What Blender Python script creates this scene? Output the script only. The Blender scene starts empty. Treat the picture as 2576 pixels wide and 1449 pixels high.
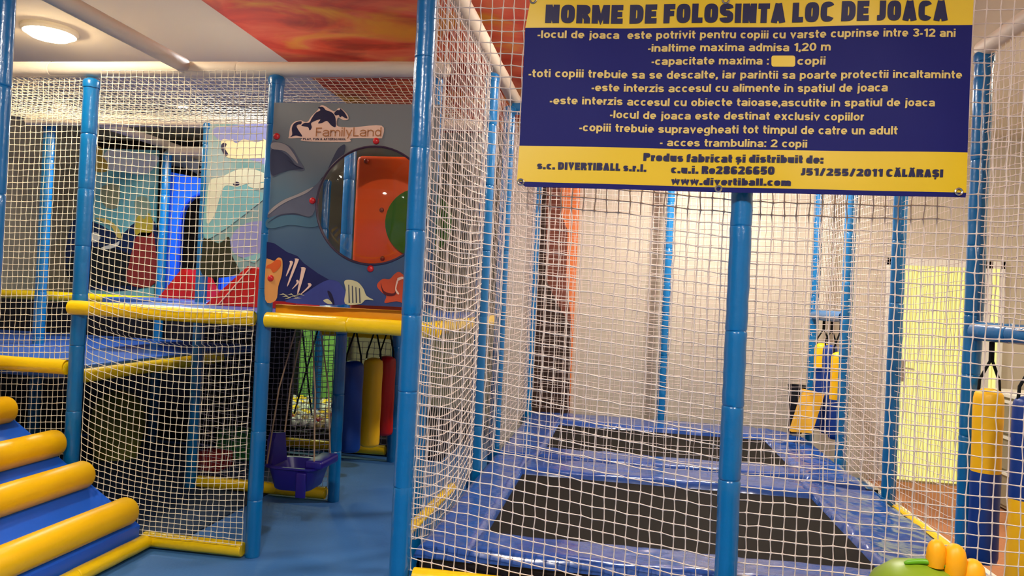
import bpy, bmesh, math, random
import numpy as np
from mathutils import Vector, Matrix, noise

C = bpy.context.scene.collection
PI = math.pi
rnd = random.Random(7)

# ------------------------------------------------------------------ camera
W, H, FPX = 2576, 1449, 1860.0
YAW, PITCH, ROLL = math.radians(8.8), math.radians(0.60), math.radians(2.75)
CAM = Vector((0, 0, 1.45))
_Fw = Vector((-math.sin(YAW) * math.cos(PITCH), math.cos(YAW) * math.cos(PITCH), math.sin(PITCH)))
_Rh = Vector((math.cos(YAW), math.sin(YAW), 0))
_Uh = _Rh.cross(_Fw)
_R = _Rh * math.cos(ROLL) + _Uh * math.sin(ROLL)
_U = _Uh * math.cos(ROLL) - _Rh * math.sin(ROLL)
cam_d = bpy.data.cameras.new('camera')
cam_d.sensor_width = 36.0
cam_d.lens = FPX / W * 36.0
cam_d.clip_start = 0.05
cam = bpy.data.objects.new('camera', cam_d)
C.objects.link(cam)
M = Matrix.Identity(4)
for i in range(3):
    M[i][0], M[i][1], M[i][2], M[i][3] = _R[i], _U[i], -_Fw[i], CAM[i]
cam.matrix_world = M
bpy.context.scene.camera = cam


def ray(px, py):
    return _Fw + _R * ((px - W / 2) / FPX) - _U * ((py - H / 2) / FPX)


def at(px, py, Y):                      # where the sight line through a photo point meets the upright plane y = Y
    d = ray(px, py)
    return CAM + d * (Y / d.y)


# ------------------------------------------------------------------ world, view, lamps
sc = bpy.context.scene
sc.view_settings.view_transform = 'Standard'
sc.view_settings.look = 'None'
sc.view_settings.exposure = 0.0
sc.view_settings.gamma = 1.0
sc.view_settings.use_curve_mapping = False
sc.cycles.max_bounces = 7
sc.cycles.transparent_max_bounces = 16
sc.cycles.caustics_reflective = False
sc.cycles.caustics_refractive = False
sc.cycles.use_denoising = True
wd = bpy.data.worlds.new('world')
sc.world = wd
wd.use_nodes = True
wd.node_tree.nodes['Background'].inputs[0].default_value = (1.0, 0.91, 0.82, 1)
wd.node_tree.nodes['Background'].inputs[1].default_value = 0.16

WARM = (1.0, 0.86, 0.66)
WHITE = (1.0, 0.92, 0.83)


def area(name, loc, size, energy, col=WARM, rot=(0, 0, 0), shape='DISK', spread=PI):
    l = bpy.data.lights.new(name, 'AREA')
    l.shape = shape
    l.size = size
    l.energy = energy
    l.color = col
    l.spread = spread
    o = bpy.data.objects.new(name, l)
    C.objects.link(o)
    o.location = loc
    o.rotation_euler = rot
    return o


# lamps set among the frames, away from the ceiling fixtures (those glow by themselves, see ceiling_lamp)
LAMP_GAIN = 1.0
area('lamp_light', (-3.7, 5.3, 2.5), 0.35, 32, (0.80, 0.93, 1.0))
area('lamp_light', (-2.35, 4.25, 2.9), 0.25, 14, (0.90, 0.95, 1.0))
area('lamp_light', (-3.1, 7.1, 1.5), 0.30, 16, (0.88, 1.0, 0.58))

# ------------------------------------------------------------------ materials
MATS = {}


def lin(c):
    return tuple((v / 255 / 12.92) if v / 255 <= 0.04045 else ((v / 255 + 0.055) / 1.055) ** 2.4 for v in c)


def mat(name, rgb, rough=0.5, spec=0.5, var=0.0, vscale=6.0, bump=0.0, bscale=40.0, coat=0.0, emit=None, estr=0.0, alpha=1.0, metal=0.0,
        stretch=(1, 1, 1)):
    if name in MATS:
        return MATS[name]
    m = bpy.data.materials.new(name)
    m.use_nodes = True
    nt = m.node_tree
    b = nt.nodes['Principled BSDF']
    col = lin(rgb)
    b.inputs['Base Color'].default_value = (*col, 1)
    b.inputs['Roughness'].default_value = rough
    b.inputs['Specular IOR Level'].default_value = spec
    b.inputs['Coat Weight'].default_value = coat
    b.inputs['Coat Roughness'].default_value = 0.12
    b.inputs['Metallic'].default_value = metal
    b.inputs['Alpha'].default_value = alpha
    if emit:
        b.inputs['Emission Color'].default_value = (*lin(emit), 1)
        b.inputs['Emission Strength'].default_value = estr
    if var or bump:
        tc = nt.nodes.new('ShaderNodeTexCoord')
        mp = nt.nodes.new('ShaderNodeMapping')
        mp.inputs['Scale'].default_value = stretch
        nt.links.new(tc.outputs['Object'], mp.inputs['Vector'])
        if var:
            n = nt.nodes.new('ShaderNodeTexNoise')
            n.inputs['Scale'].default_value = vscale
            n.inputs['Detail'].default_value = 4
            nt.links.new(mp.outputs['Vector'], n.inputs['Vector'])
            mx = nt.nodes.new('ShaderNodeMixRGB')
            mx.inputs['Color1'].default_value = (*[c * (1 - var) for c in col], 1)
            mx.inputs['Color2'].default_value = (*[min(1, c * (1 + var)) for c in col], 1)
            nt.links.new(n.outputs['Fac'], mx.inputs['Fac'])
            nt.links.new(mx.outputs['Color'], b.inputs['Base Color'])
        if bump:
            n2 = nt.nodes.new('ShaderNodeTexNoise')
            n2.inputs['Scale'].default_value = bscale
            n2.inputs['Detail'].default_value = 3
            nt.links.new(mp.outputs['Vector'], n2.inputs['Vector'])
            bp = nt.nodes.new('ShaderNodeBump')
            bp.inputs['Strength'].default_value = bump
            bp.inputs['Distance'].default_value = 0.01
            nt.links.new(n2.outputs['Fac'], bp.inputs['Height'])
            nt.links.new(bp.outputs['Normal'], b.inputs['Normal'])
            nt.links.new(bp.outputs['Normal'], b.inputs['Coat Normal'])
    MATS[name] = m
    return m


def ramp_mat(name, stops, scale, detail=5, distort=1.0, stretch=(1, 1, 1), rough=0.6):
    m = bpy.data.materials.new(name)
    m.use_nodes = True
    nt = m.node_tree
    b = nt.nodes['Principled BSDF']
    tc = nt.nodes.new('ShaderNodeTexCoord')
    mp = nt.nodes.new('ShaderNodeMapping')
    mp.inputs['Scale'].default_value = stretch
    nt.links.new(tc.outputs['Object'], mp.inputs['Vector'])
    n = nt.nodes.new('ShaderNodeTexNoise')
    n.inputs['Scale'].default_value = scale
    n.inputs['Detail'].default_value = detail
    n.inputs['Distortion'].default_value = distort
    nt.links.new(mp.outputs['Vector'], n.inputs['Vector'])
    r = nt.nodes.new('ShaderNodeValToRGB')
    while len(r.color_ramp.elements) < len(stops):
        r.color_ramp.elements.new(0.5)
    for e, (p, c) in zip(r.color_ramp.elements, stops):
        e.position = p
        e.color = (*lin(c), 1)
    nt.links.new(n.outputs['Fac'], r.inputs['Fac'])
    nt.links.new(r.outputs['Color'], b.inputs['Base Color'])
    b.inputs['Roughness'].default_value = rough
    return m


m_post = mat('blue_vinyl', (2, 104, 164), 0.28, 0.5, 0.10, 9, 0.22, 28, coat=0.35)
m_yel = mat('yellow_vinyl', (252, 206, 0), 0.34, 0.5, 0.06, 9, 0.25, 30, coat=0.2)
m_pale = mat('pale_foam', (214, 198, 176), 0.6, 0.4, 0.08, 7, 0.2, 25)
m_net = mat('net_cord', (224, 208, 197), 0.75, 0.2)
m_netL = mat('net_cord_cream', (232, 220, 194), 0.75, 0.2)
m_beige = mat('beige_paint', (198, 187, 167), 0.8, 0.2, 0.04, 3)
m_ceil = mat('ceiling_paint', (226, 214, 196), 0.85, 0.2, 0.03, 2)
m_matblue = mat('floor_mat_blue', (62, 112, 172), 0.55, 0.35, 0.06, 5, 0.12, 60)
m_carpet = mat('carpet_terracotta', (186, 128, 92), 0.9, 0.1, 0.22, 38, 0.6, 90, stretch=(1, 4, 1))
m_white = mat('white_plastic', (232, 228, 220), 0.4)
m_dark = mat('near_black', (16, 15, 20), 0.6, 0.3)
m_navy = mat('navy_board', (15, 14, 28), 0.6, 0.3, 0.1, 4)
m_pad = mat('trampoline_pad_vinyl', (24, 70, 146), 0.22, 0.5, 0.10, 5, 0.6, 6, coat=0.5, stretch=(1, 2.5, 1))
m_mesh = mat('trampoline_mesh_black', (24, 20, 16), 0.8, 0.12, 0.12, 120)
m_deck = mat('deck_vinyl_blue', (48, 88, 168), 0.3, 0.5, 0.06, 4, 0.15, 20)
m_rampb = mat('ramp_vinyl_blue', (26, 94, 216), 0.38, 0.45, 0.05, 5, 0.1, 25)
m_rampy = mat('ramp_vinyl_yellow', (255, 196, 0), 0.36, 0.45, 0.03, 5, 0.06, 30)
m_strap = mat('black_strap', (18, 20, 20), 0.8, 0.2)
m_red = mat('red_vinyl', (200, 22, 14), 0.35, 0.5, 0.06, 6, 0.15, 20)
m_bagb = mat('bag_blue', (12, 54, 132), 0.42, 0.45, 0.06, 6, 0.15, 20)
m_bagy = mat('bag_yellow', (252, 190, 12), 0.42, 0.45, 0.06, 6, 0.15, 20)
m_bagr = mat('bag_red', (186, 18, 12), 0.42, 0.45, 0.06, 6, 0.15, 20)
m_purple = mat('purple_plastic', (32, 18, 118), 0.35, 0.5)
m_rope = mat('rope_tan', (170, 140, 112), 0.8, 0.2)
m_orange = mat('orange_vinyl', (255, 92, 14), 0.4, 0.5, 0.06, 4, 0.3, 9)
m_green = mat('green_vinyl', (66, 116, 14), 0.3, 0.5, 0.06, 4)
m_bolt = mat('red_cap', (205, 36, 40), 0.3, 0.5)
m_sblue = mat('banner_navy', (10, 13, 92), 0.6, 0.2, 0.05, 3)
m_syel = mat('banner_yellow', (214, 177, 0), 0.42, 0.4, 0.04, 4)
m_stan = mat('banner_tan_ink', (206, 178, 100), 0.5, 0.3)
m_sink = mat('banner_dark_ink', (18, 14, 62), 0.5, 0.3)
m_steel = mat('steel_ring', (190, 185, 175), 0.3, metal=0.9)
m_toyg = mat('toy_green', (124, 150, 30), 0.4, 0.45, 0.04, 5)
m_toyg2 = mat('toy_green_seam', (96, 160, 20), 0.4, 0.45)
m_toyo = mat('toy_orange', (245, 166, 10), 0.45, 0.4, 0.04, 5)
m_lamp = mat('lamp_glow', (255, 244, 214), 0.4, emit=(255, 226, 160), estr=9.0)
m_spot = mat('downlight_glow', (255, 250, 240), 0.4, emit=(255, 246, 236), estr=14.0)
m_rim = mat('lamp_rim', (238, 226, 200), 0.5)

# ------------------------------------------------------------------ mesh helpers


class MB:
    def __init__(s):
        s.v, s.f = [], []

    def add(s, vs, fs):
        o = len(s.v)
        s.v += [Vector(v) for v in vs]
        s.f += [tuple(i + o for i in f) for f in fs]
        return s

    def box(s, lo, hi, bev=0.0):
        x0, y0, z0 = lo
        x1, y1, z1 = hi
        if bev <= 0:
            return s.add([(x0, y0, z0), (x1, y0, z0), (x1, y1, z0), (x0, y1, z0), (x0, y0, z1), (x1, y0, z1), (x1, y1, z1), (x0, y1, z1)],
                         [(0, 3, 2, 1), (4, 5, 6, 7), (0, 1, 5, 4), (1, 2, 6, 5), (2, 3, 7, 6), (3, 0, 4, 7)])
        bm = bmesh.new()
        bmesh.ops.create_cube(bm, size=1)
        for v in bm.verts:
            v.co = Vector(((x0 + x1) / 2 + v.co.x * (x1 - x0), (y0 + y1) / 2 + v.co.y * (y1 - y0), (z0 + z1) / 2 + v.co.z * (z1 - z0)))
        bmesh.ops.bevel(bm, geom=bm.edges[:], offset=bev, segments=3, affect='EDGES', profile=0.5)
        return s.bm(bm)

    def bm(s, bm):
        bm.verts.index_update()
        vs = [v.co.copy() for v in bm.verts]
        fs = [[v.index for v in f.verts] for f in bm.faces]
        bm.free()
        return s.add(vs, fs)

    def tube(s, pts, rad, n=8, cap=True):
        pts = [Vector(p) for p in pts]
        k = len(pts)
        rads = rad if isinstance(rad, (list, tuple)) else [rad] * k
        vs, fs = [], []
        t0 = (pts[1] - pts[0]).normalized()
        ref = Vector((0, 0, 1)) if abs(t0.z) < 0.9 else Vector((1, 0, 0))
        a = t0.cross(ref).normalized()
        for i, p in enumerate(pts):
            t = (pts[min(i + 1, k - 1)] - pts[max(i - 1, 0)]).normalized()
            a = (a - t * a.dot(t)).normalized()
            b = t.cross(a)
            for j in range(n):
                an = 2 * PI * j / n
                vs.append(p + (a * math.cos(an) + b * math.sin(an)) * rads[i])
        for i in range(k - 1):
            for j in range(n):
                j2 = (j + 1) % n
                fs.append((i * n + j, i * n + j2, (i + 1) * n + j2, (i + 1) * n + j))
        if cap:
            fs.append(tuple(range(n))[::-1])
            fs.append(tuple((k - 1) * n + j for j in range(n)))
        return s.add(vs, fs)

    def lathe(s, c, prof, n=24):
        c = Vector(c)
        vs, fs = [], []
        for r, z in prof:
            for j in range(n):
                an = 2 * PI * j / n
                vs.append(c + Vector((r * math.cos(an), r * math.sin(an), z)))
        for i in range(len(prof) - 1):
            for j in range(n):
                j2 = (j + 1) % n
                fs.append((i * n + j, i * n + j2, (i + 1) * n + j2, (i + 1) * n + j))
        fs.append(tuple(range(n))[::-1])
        fs.append(tuple((len(prof) - 1) * n + j for j in range(n)))
        return s.add(vs, fs)

    def prism(s, poly, depth):          # poly: 3D loop, depth: vector
        d = Vector(depth)
        n = len(poly)
        vs = [Vector(p) for p in poly] + [Vector(p) + d for p in poly]
        fs = [tuple(range(n))[::-1], tuple(range(n, 2 * n))] + [(i, (i + 1) % n, n + (i + 1) % n, n + i) for i in range(n)]
        return s.add(vs, fs)

    def grid(s, fn, nu, nv):
        vs = [fn(i / nu, j / nv) for i in range(nu + 1) for j in range(nv + 1)]
        fs = [(i * (nv + 1) + j, (i + 1) * (nv + 1) + j, (i + 1) * (nv + 1) + j + 1, i * (nv + 1) + j + 1) for i in range(nu) for j in range(nv)]
        return s.add(vs, fs)

    def ell(s, c, r, nu=20, nv=12):
        c = Vector(c)
        return s.grid(lambda u, v: c + Vector((r[0] * math.sin(PI * v) * math.cos(2 * PI * u), r[1] * math.sin(PI * v) * math.sin(2 * PI * u),
                                               r[2] * math.cos(PI * v))), nu, nv)


def link(name, me, m, parent=None, loc=None):
    me.materials.append(m)
    o = bpy.data.objects.new(name, me)
    C.objects.link(o)
    if parent:
        o.parent = parent
    if loc is not None:
        o.location = loc
    return o


def base_of(o):
    p = Vector((0, 0, 0))
    while o:
        p += o.location
        o = o.parent
    return p


def obj(name, mb, m, parent=None, loc=None, smooth=True, ang=40):
    """one mesh object from world-space shapes; its own origin sits at loc, or at the parent's base"""
    org = base_of(parent) if parent else (Vector(loc) if loc is not None else Vector((0, 0, 0)))
    me = bpy.data.meshes.new(name)
    me.from_pydata([tuple(v - org) for v in mb.v], [], mb.f)
    me.validate()
    bm = bmesh.new()
    bm.from_mesh(me)
    bmesh.ops.remove_doubles(bm, verts=bm.verts, dist=1e-5)
    bmesh.ops.recalc_face_normals(bm, faces=bm.faces)
    bm.to_mesh(me)
    bm.free()
    if smooth:
        me.shade_smooth()
        me.set_sharp_from_angle(angle=math.radians(ang))
    return link(name, me, m, parent, None if parent else org)


def thing(name, label, cat, loc, group=None):
    o = bpy.data.objects.new(name, None)
    C.objects.link(o)
    o.empty_display_size = 0.05
    o.location = loc
    return tag(o, label, cat, group)


def tag(o, label, cat, group=None):
    o['label'] = label
    o['category'] = cat
    if group:
        o['group'] = group
    return o


def struct(name, mb, m, label=None, cat=None, smooth=False):
    o = obj(name, mb, m, smooth=smooth)
    o['kind'] = 'structure'
    if label:
        o['label'] = label
        o['category'] = cat
    return o


# ------------------------------------------------------------------ room shell
struct('floor', MB().box((-6.2, -2.6, -0.1), (2.11, 8.7, 0)), m_matblue, 'blue padded mat floor under the play frames', 'floor')
struct('floor', MB().box((2.11, -2.6, -0.1), (3.5, 6.9, -0.002)), m_carpet, 'terracotta carpet floor in front of the lit door', 'floor')
struct('trim_1', MB().box((2.085, 2.2, -0.02), (2.125, 6.9, 0.012), 0.004), m_white, 'white edging strip between mat and carpet', 'trim')
struct('ceiling', MB().box((-6.2, -2.6, 3.0), (3.5, 8.7, 3.1)), m_ceil, 'cream white flat ceiling', 'ceiling')
struct('wall_left', MB().box((-6.3, -2.6, 0), (-6.2, 8.7, 3.0)), m_beige, 'plain wall at the far left of the hall', 'wall')
struct('wall_right', MB().box((3.5, -2.6, 0), (3.6, 6.9, 3.0)), m_beige, 'beige wall beside the lit door', 'wall')
struct('wall_front', MB().box((-6.2, -2.7, 0), (3.5, -2.6, 3.0)), m_beige, 'beige wall behind the viewer', 'wall')
struct('wall_back', MB().box((-1.15, 6.9, 0), (3.5, 7.0, 3.0)), m_beige, 'beige wall behind the trampolines', 'wall')
struct('wall_side', MB().box((-1.15, 7.0, 0), (-1.05, 8.7, 3.0)), m_beige, 'beige return wall beside the ball pit', 'wall')
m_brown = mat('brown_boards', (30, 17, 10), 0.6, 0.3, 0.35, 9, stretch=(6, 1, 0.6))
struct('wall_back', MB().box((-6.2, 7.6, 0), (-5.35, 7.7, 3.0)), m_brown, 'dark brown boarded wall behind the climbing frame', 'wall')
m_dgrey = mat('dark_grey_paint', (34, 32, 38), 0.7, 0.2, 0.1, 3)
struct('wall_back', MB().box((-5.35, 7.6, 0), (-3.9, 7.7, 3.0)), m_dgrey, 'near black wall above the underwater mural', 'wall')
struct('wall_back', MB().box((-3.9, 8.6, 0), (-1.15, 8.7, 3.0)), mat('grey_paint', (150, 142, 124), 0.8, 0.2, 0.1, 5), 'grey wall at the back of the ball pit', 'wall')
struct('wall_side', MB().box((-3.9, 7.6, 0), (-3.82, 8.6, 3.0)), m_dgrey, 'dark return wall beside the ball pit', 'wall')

m_fire = bpy.data.materials.new('fire_sky_print')
m_fire.use_nodes = True
nt = m_fire.node_tree
bs = nt.nodes['Principled BSDF']
bs.inputs['Roughness'].default_value = 0.5
tc = nt.nodes.new('ShaderNodeTexCoord')


def noise_ramp(scale, detail, dist, stops, off):
    mp = nt.nodes.new('ShaderNodeMapping')
    mp.inputs['Location'].default_value = off
    mp.inputs['Scale'].default_value = (1.0, 1.5, 1.0)
    nt.links.new(tc.outputs['Object'], mp.inputs['Vector'])
    n = nt.nodes.new('ShaderNodeTexNoise')
    n.inputs['Scale'].default_value = scale
    n.inputs['Detail'].default_value = detail
    n.inputs['Distortion'].default_value = dist
    nt.links.new(mp.outputs['Vector'], n.inputs['Vector'])
    r = nt.nodes.new('ShaderNodeValToRGB')
    while len(r.color_ramp.elements) < len(stops):
        r.color_ramp.elements.new(0.5)
    for e, (p_, c) in zip(r.color_ramp.elements, stops):
        e.position = p_
        e.color = (*lin(c), 1)
    nt.links.new(n.outputs['Fac'], r.inputs['Fac'])
    return r


ra = noise_ramp(1.4, 7, 1.2, [(0.30, (200, 52, 34)), (0.45, (238, 82, 42)), (0.56, (250, 122, 78)), (0.66, (255, 172, 70))], (3.1, 0.7, 0))
rb = noise_ramp(0.75, 5, 0.8, [(0.50, (255, 255, 255)), (0.58, (150, 60, 70)), (0.64, (96, 30, 40))], (1.2, 4.4, 0))
rc = noise_ramp(1.1, 5, 0.9, [(0.57, (0, 0, 0)), (0.68, (255, 255, 255))], (7.2, 2.1, 0))
m1 = nt.nodes.new('ShaderNodeMixRGB')
m1.blend_type = 'MULTIPLY'
m1.inputs['Fac'].default_value = 0.6
nt.links.new(ra.outputs['Color'], m1.inputs['Color1'])
nt.links.new(rb.outputs['Color'], m1.inputs['Color2'])
m2 = nt.nodes.new('ShaderNodeMixRGB')
m2.inputs['Color2'].default_value = (*lin((244, 160, 30)), 1)
nt.links.new(rc.outputs['Color'], m2.inputs['Fac'])
nt.links.new(m1.outputs['Color'], m2.inputs['Color1'])
nt.links.new(m2.outputs['Color'], bs.inputs['Base Color'])
tag(obj('ceiling_mural', MB().box((-2.37, 1.2, 2.985), (1.45, 6.9, 2.999)), m_fire, loc=(-0.4, 4, 2.985), smooth=False),
    'red and orange sunset cloud mural stretched across the ceiling', 'mural')

# wall mural at the left end of the beige wall
wm = thing('wall_mural', 'tall wall mural with brown rock pillars under an orange sky', 'mural', (-0.75, 6.88, 0))
obj('print_board', MB().box((-0.885, 6.87, 0.0), (-0.47, 6.898, 3.0)), mat('mural_orange', (232, 128, 70), 0.6, 0.3, 0.15, 5), wm, smooth=False)
wp = lambda pts, Y: [at(x, y, Y) for x, y in pts]
obj('rock_pillar', MB().prism(wp([(1345, 420), (1408, 420), (1412, 540), (1428, 580), (1424, 700), (1436, 800), (1432, 1060), (1334, 1060)], 6.866), (0, 0.003, 0)),
    mat('mural_rock', (120, 66, 50), 0.6, 0.3, 0.35, 8), wm, smooth=False)
obj('rock_shadow', MB().prism(wp([(1340, 440), (1376, 440), (1372, 700), (1400, 760), (1436, 820), (1432, 1060), (1326, 1060)], 6.862), (0, 0.003, 0)),
    mat('mural_dark_rock', (58, 38, 28), 0.6, 0.3, 0.4, 10), wm, smooth=False)

# lit door
dr = MB()
A0, A1 = at(2262, 900, 6.885), at(2466, 900, 6.885)
B0, B1 = at(2488, 900, 6.885), at(2506, 900, 6.885)
zt = at(2345, 670, 6.885).z
d1 = obj('door_1', MB().box((A0.x - 0.13, 6.872, 0), (A0.x - 0.08, 6.9, zt + 0.06)).box((A1.x + 0.005, 6.872, 0), (B0.x - 0.004, 6.9, zt + 0.06))
         .box((B1.x, 6.872, 0), (B1.x + 0.04, 6.9, zt + 0.06)).box((A0.x - 0.13, 6.872, zt), (B1.x + 0.04, 6.9, zt + 0.06)), m_white, loc=((A0.x + A1.x) / 2, 6.88, 0), smooth=False)
d1['kind'] = 'structure'
d1['label'] = 'white framed door with yellow glowing ribbed panes'
d1['category'] = 'door'
m_glow = bpy.data.materials.new('lit_ribbed_glass')
m_glow.use_nodes = True
nt = m_glow.node_tree
bs = nt.nodes['Principled BSDF']
tc = nt.nodes.new('ShaderNodeTexCoord')
wv = nt.nodes.new('ShaderNodeTexWave')
wv.inputs['Scale'].default_value = 9.0
wv.bands_direction = 'X'
nt.links.new(tc.outputs['Object'], wv.inputs['Vector'])
rp = nt.nodes.new('ShaderNodeValToRGB')
rp.color_ramp.elements[0].color = (*lin((226, 206, 96)), 1)
rp.color_ramp.elements[0].position = 0.0
rp.color_ramp.elements[1].color = (*lin((255, 250, 150)), 1)
rp.color_ramp.elements[1].position = 0.35
nt.links.new(wv.outputs['Fac'], rp.inputs['Fac'])
nt.links.new(rp.outputs['Color'], bs.inputs['Emission Color'])
bs.inputs['Emission Strength'].default_value = 0.95
bs.inputs['Base Color'].default_value = (0.1, 0.09, 0.05, 1)
obj('pane', MB().box((A0.x - 0.08, 6.884, 0.02), (A1.x + 0.005, 6.894, zt)), m_glow, d1, smooth=False)
obj('pane', MB().box((B0.x - 0.004, 6.884, 0.02), (B1.x, 6.894, zt)), m_glow, d1, smooth=False)
hp = at(2272, 925, 6.86)
obj('handle', MB().tube([hp + Vector((0, 0.02, 0)), hp + Vector((0, -0.02, 0)), hp + Vector((0.08, -0.03, -0.01))], 0.009, 8).box((hp.x - 0.02, 6.865, hp.z - 0.12), (hp.x + 0.02, 6.874, hp.z + 0.06)), m_steel, d1)

# grey drawer cabinet at the right wall
cb = thing('drawer_cabinet', 'grey drawer cabinet with white edges beside the lit door', 'cabinet', (3.05, 5.9, 0))
obj('body', MB().box((2.90, 5.5, 0.02), (3.45, 6.5, 0.86)), mat('cabinet_grey', (150, 140, 118), 0.6), cb, smooth=False)
obj('top_board', MB().box((2.88, 5.48, 0.86), (3.47, 6.52, 0.89), 0.005), m_white, cb)
for k in range(3):
    z = 0.05 + k * 0.27
    d = obj('drawer', MB().box((2.885, 5.52, z), (2.90, 6.48, z + 0.25)), MATS['cabinet_grey'], cb, smooth=False)
    obj('edge_strip', MB().box((2.868, 5.52, z + 0.23), (2.886, 6.48, z + 0.25)), m_white, d, smooth=False)

# ------------------------------------------------------------------ ceiling lamps


def ceiling_lamp(x, y, label, watts, col, r=0.15):
    t = thing('ceiling_lamp', label, 'lamp', (x, y, 2.998))
    obj('rim', MB().lathe((x, y, 3.0), [(r * 1.18, 0), (r * 1.2, -0.02), (r * 1.1, -0.035), (r, -0.03), (r * 0.98, -0.01)], 36), m_rim, t)
    m = bpy.data.materials.new('lamp_glow')
    m.use_nodes = True
    b = m.node_tree.nodes['Principled BSDF']
    b.inputs['Emission Color'].default_value = (*col, 1)
    b.inputs['Emission Strength'].default_value = LAMP_GAIN * watts / (PI * PI * r * r)
    obj('diffuser', MB().lathe((x, y, 3.0), [(r * 0.99, -0.02), (r * 0.95, -0.045), (r * 0.8, -0.058), (r * 0.4, -0.064), (0.001, -0.065)], 36), m, t)


d = ray(125, 88)
p = CAM + d * ((2.96 - 1.45) / d.z)
ceiling_lamp(p.x, p.y, 'round glowing ceiling lamp above the left climbing frame', 26, (1.0, 0.80, 0.48), 0.135)
ceiling_lamp(-0.7, 0.5, 'round ceiling lamp behind the viewer above the blue mat', 96, WHITE)
ceiling_lamp(-2.95, 3.05, 'round ceiling lamp over the roller ramp', 30, WARM)
ceiling_lamp(1.2, 0.7, 'round ceiling lamp in front of the banner', 58, WHITE)
ceiling_lamp(0.75, 5.75, 'round ceiling lamp over the far trampoline', 86, WHITE)
ceiling_lamp(0.0, 3.95, 'round ceiling lamp over the nearest trampoline', 34, WHITE)
ceiling_lamp(2.65, 4.4, 'round ceiling lamp over the terracotta carpet', 45, WARM)
d = ray(459, 269)
p = CAM + d * ((2.99 - 1.45) / d.z)
dl = thing('downlight', 'small white recessed downlight behind the roof net', 'lamp', (p.x, p.y, 2.998))
obj('ring', MB().lathe((p.x, p.y, 3.0), [(0.06, 0), (0.06, -0.008), (0.045, -0.01), (0.044, -0.004)], 24), m_white, dl)
obj('lens', MB().lathe((p.x, p.y, 3.0), [(0.044, -0.005), (0.03, -0.012), (0.001, -0.014)], 24), m_spot, dl)

# ------------------------------------------------------------------ foam sleeved posts and rails
PR = 0.039


def sleeves(p0, p1, r, m, t, seed, step=0.33, round_ends=False, n=22):
    rr = random.Random(seed)
    p0, p1 = Vector(p0), Vector(p1)
    L = (p1 - p0).length
    ax = (p1 - p0) / L
    cuts = [0.0]
    while cuts[-1] + step * 1.45 < L:
        cuts.append(cuts[-1] + step * rr.uniform(0.8, 1.25))
    cuts.append(L)
    side = ax.cross(Vector((0.3, 0.5, 0.81))).normalized()
    for i in range(len(cuts) - 1):
        a, b = cuts[i], cuts[i + 1]
        k = 9
        off = [side * rr.uniform(-0.0015, 0.0015) for _ in range(k + 1)]
        pts, rs = [], []
        first, last = i == 0, i == len(cuts) - 2
        def push(s, q):
            pts.append(p0 + ax * s)
            rs.append(q)
        if first and round_ends:
            push(a, r * 0.35); push(a + 0.006, r * 0.7); push(a + 0.018, r * 0.93)
        else:
            push(a, r * 0.93); push(a + 0.002, r * 0.99)
        sc_ = 1 + rr.uniform(-0.012, 0.03)
        for q in range(1, k):
            s = a + 0.008 + (b - a - 0.016) * (q - 1) / (k - 2)
            push(s, r * sc_ * (1 + rr.uniform(-0.012, 0.012)))
            pts[-1] = pts[-1] + off[q]
        if last and round_ends:
            push(b - 0.018, r * 0.93); push(b - 0.006, r * 0.7); push(b, r * 0.35)
        else:
            push(b - 0.003, r * 0.985); push(b, r * 0.92)
        obj('foam_sleeve', MB().tube(pts, rs, n), m, t, ang=50)


def post(x, y, z1, label, seed, cap=True, r=PR, z0=0.0):
    t = thing('post', label, 'post', (x, y, z0), 'blue padded frame posts')
    sleeves((x, y, z0), (x, y, z1), r, m_post, t, seed)
    if cap:
        obj('end_cap', MB().lathe((x, y, z1), [(r * 1.12, -0.035), (r * 1.14, -0.004), (r * 1.02, 0.008), (r * 0.6, 0.018), (0.002, 0.022)], 22), m_post, t)
    return t


post(-0.84, 2.85, 2.95, 'tall blue foam post nearest the viewer, left of the rules banner', 1)
post(0.408, 2.835, 2.95, 'blue foam post hanging down behind the middle of the banner', 2)
post(1.72, 2.85, 2.95, 'blue foam post at the right front corner of the trampoline cage', 3)
post(1.6, 3.73, 2.68, 'blue foam post right of the banner carrying the punch bag bar', 4)
post(1.6, 4.73, 2.68, 'blue foam post between the lit door and the beige wall', 5)
post(1.6, 5.73, 2.68, 'blue foam post beside the far punch bags, nearer one of the pair', 6)
post(1.6, 6.67, 2.68, 'blue foam post beside the far punch bags, farther one of the pair', 7)
post(0.35, 6.67, 2.68, 'thin looking blue post against the beige wall behind the trampolines', 8)
post(-0.84, 6.67, 2.68, 'blue post in the far left corner of the trampolines by the rock mural', 9)
post(-0.84, 4.28, 2.74, 'glossy blue post at the end of the white side net', 10)
post(-0.84, 4.95, 2.72, 'blue post just behind the glossy post on the trampoline side', 11)
post(-3.0, 3.7, 2.53, 'blue post behind the yellow roller ramp at the platform step', 12)
post(-1.9, 3.7, 2.55, 'blue post carrying the left edge of the dolphin panel', 13)
post(-1.03, 3.72, 2.55, 'blue post carrying the right edge of the dolphin panel', 14)
post(-2.95, 4.8, 2.55, 'blue post at the left edge of the rear dolphin panel', 15)
post(-4.3, 4.9, 2.55, 'blue post in front of the dark brown boards', 16)
post(-1.9, 4.8, 2.55, 'dark blue post between the swing and the hanging bags', 17)
post(-1.9, 6.05, 2.55, 'blue post behind the red hanging bag', 18)
post(-2.42, 2.5, 2.6, 'dark blue post at the left picture edge beside the ramp', 19)
post(-4.08, 6.0, 2.55, 'blue post between the underwater mural and the blue arch', 20)
post(-3.0, 7.0, 2.5, 'grey blue post standing in the ball pit', 21)


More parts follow.
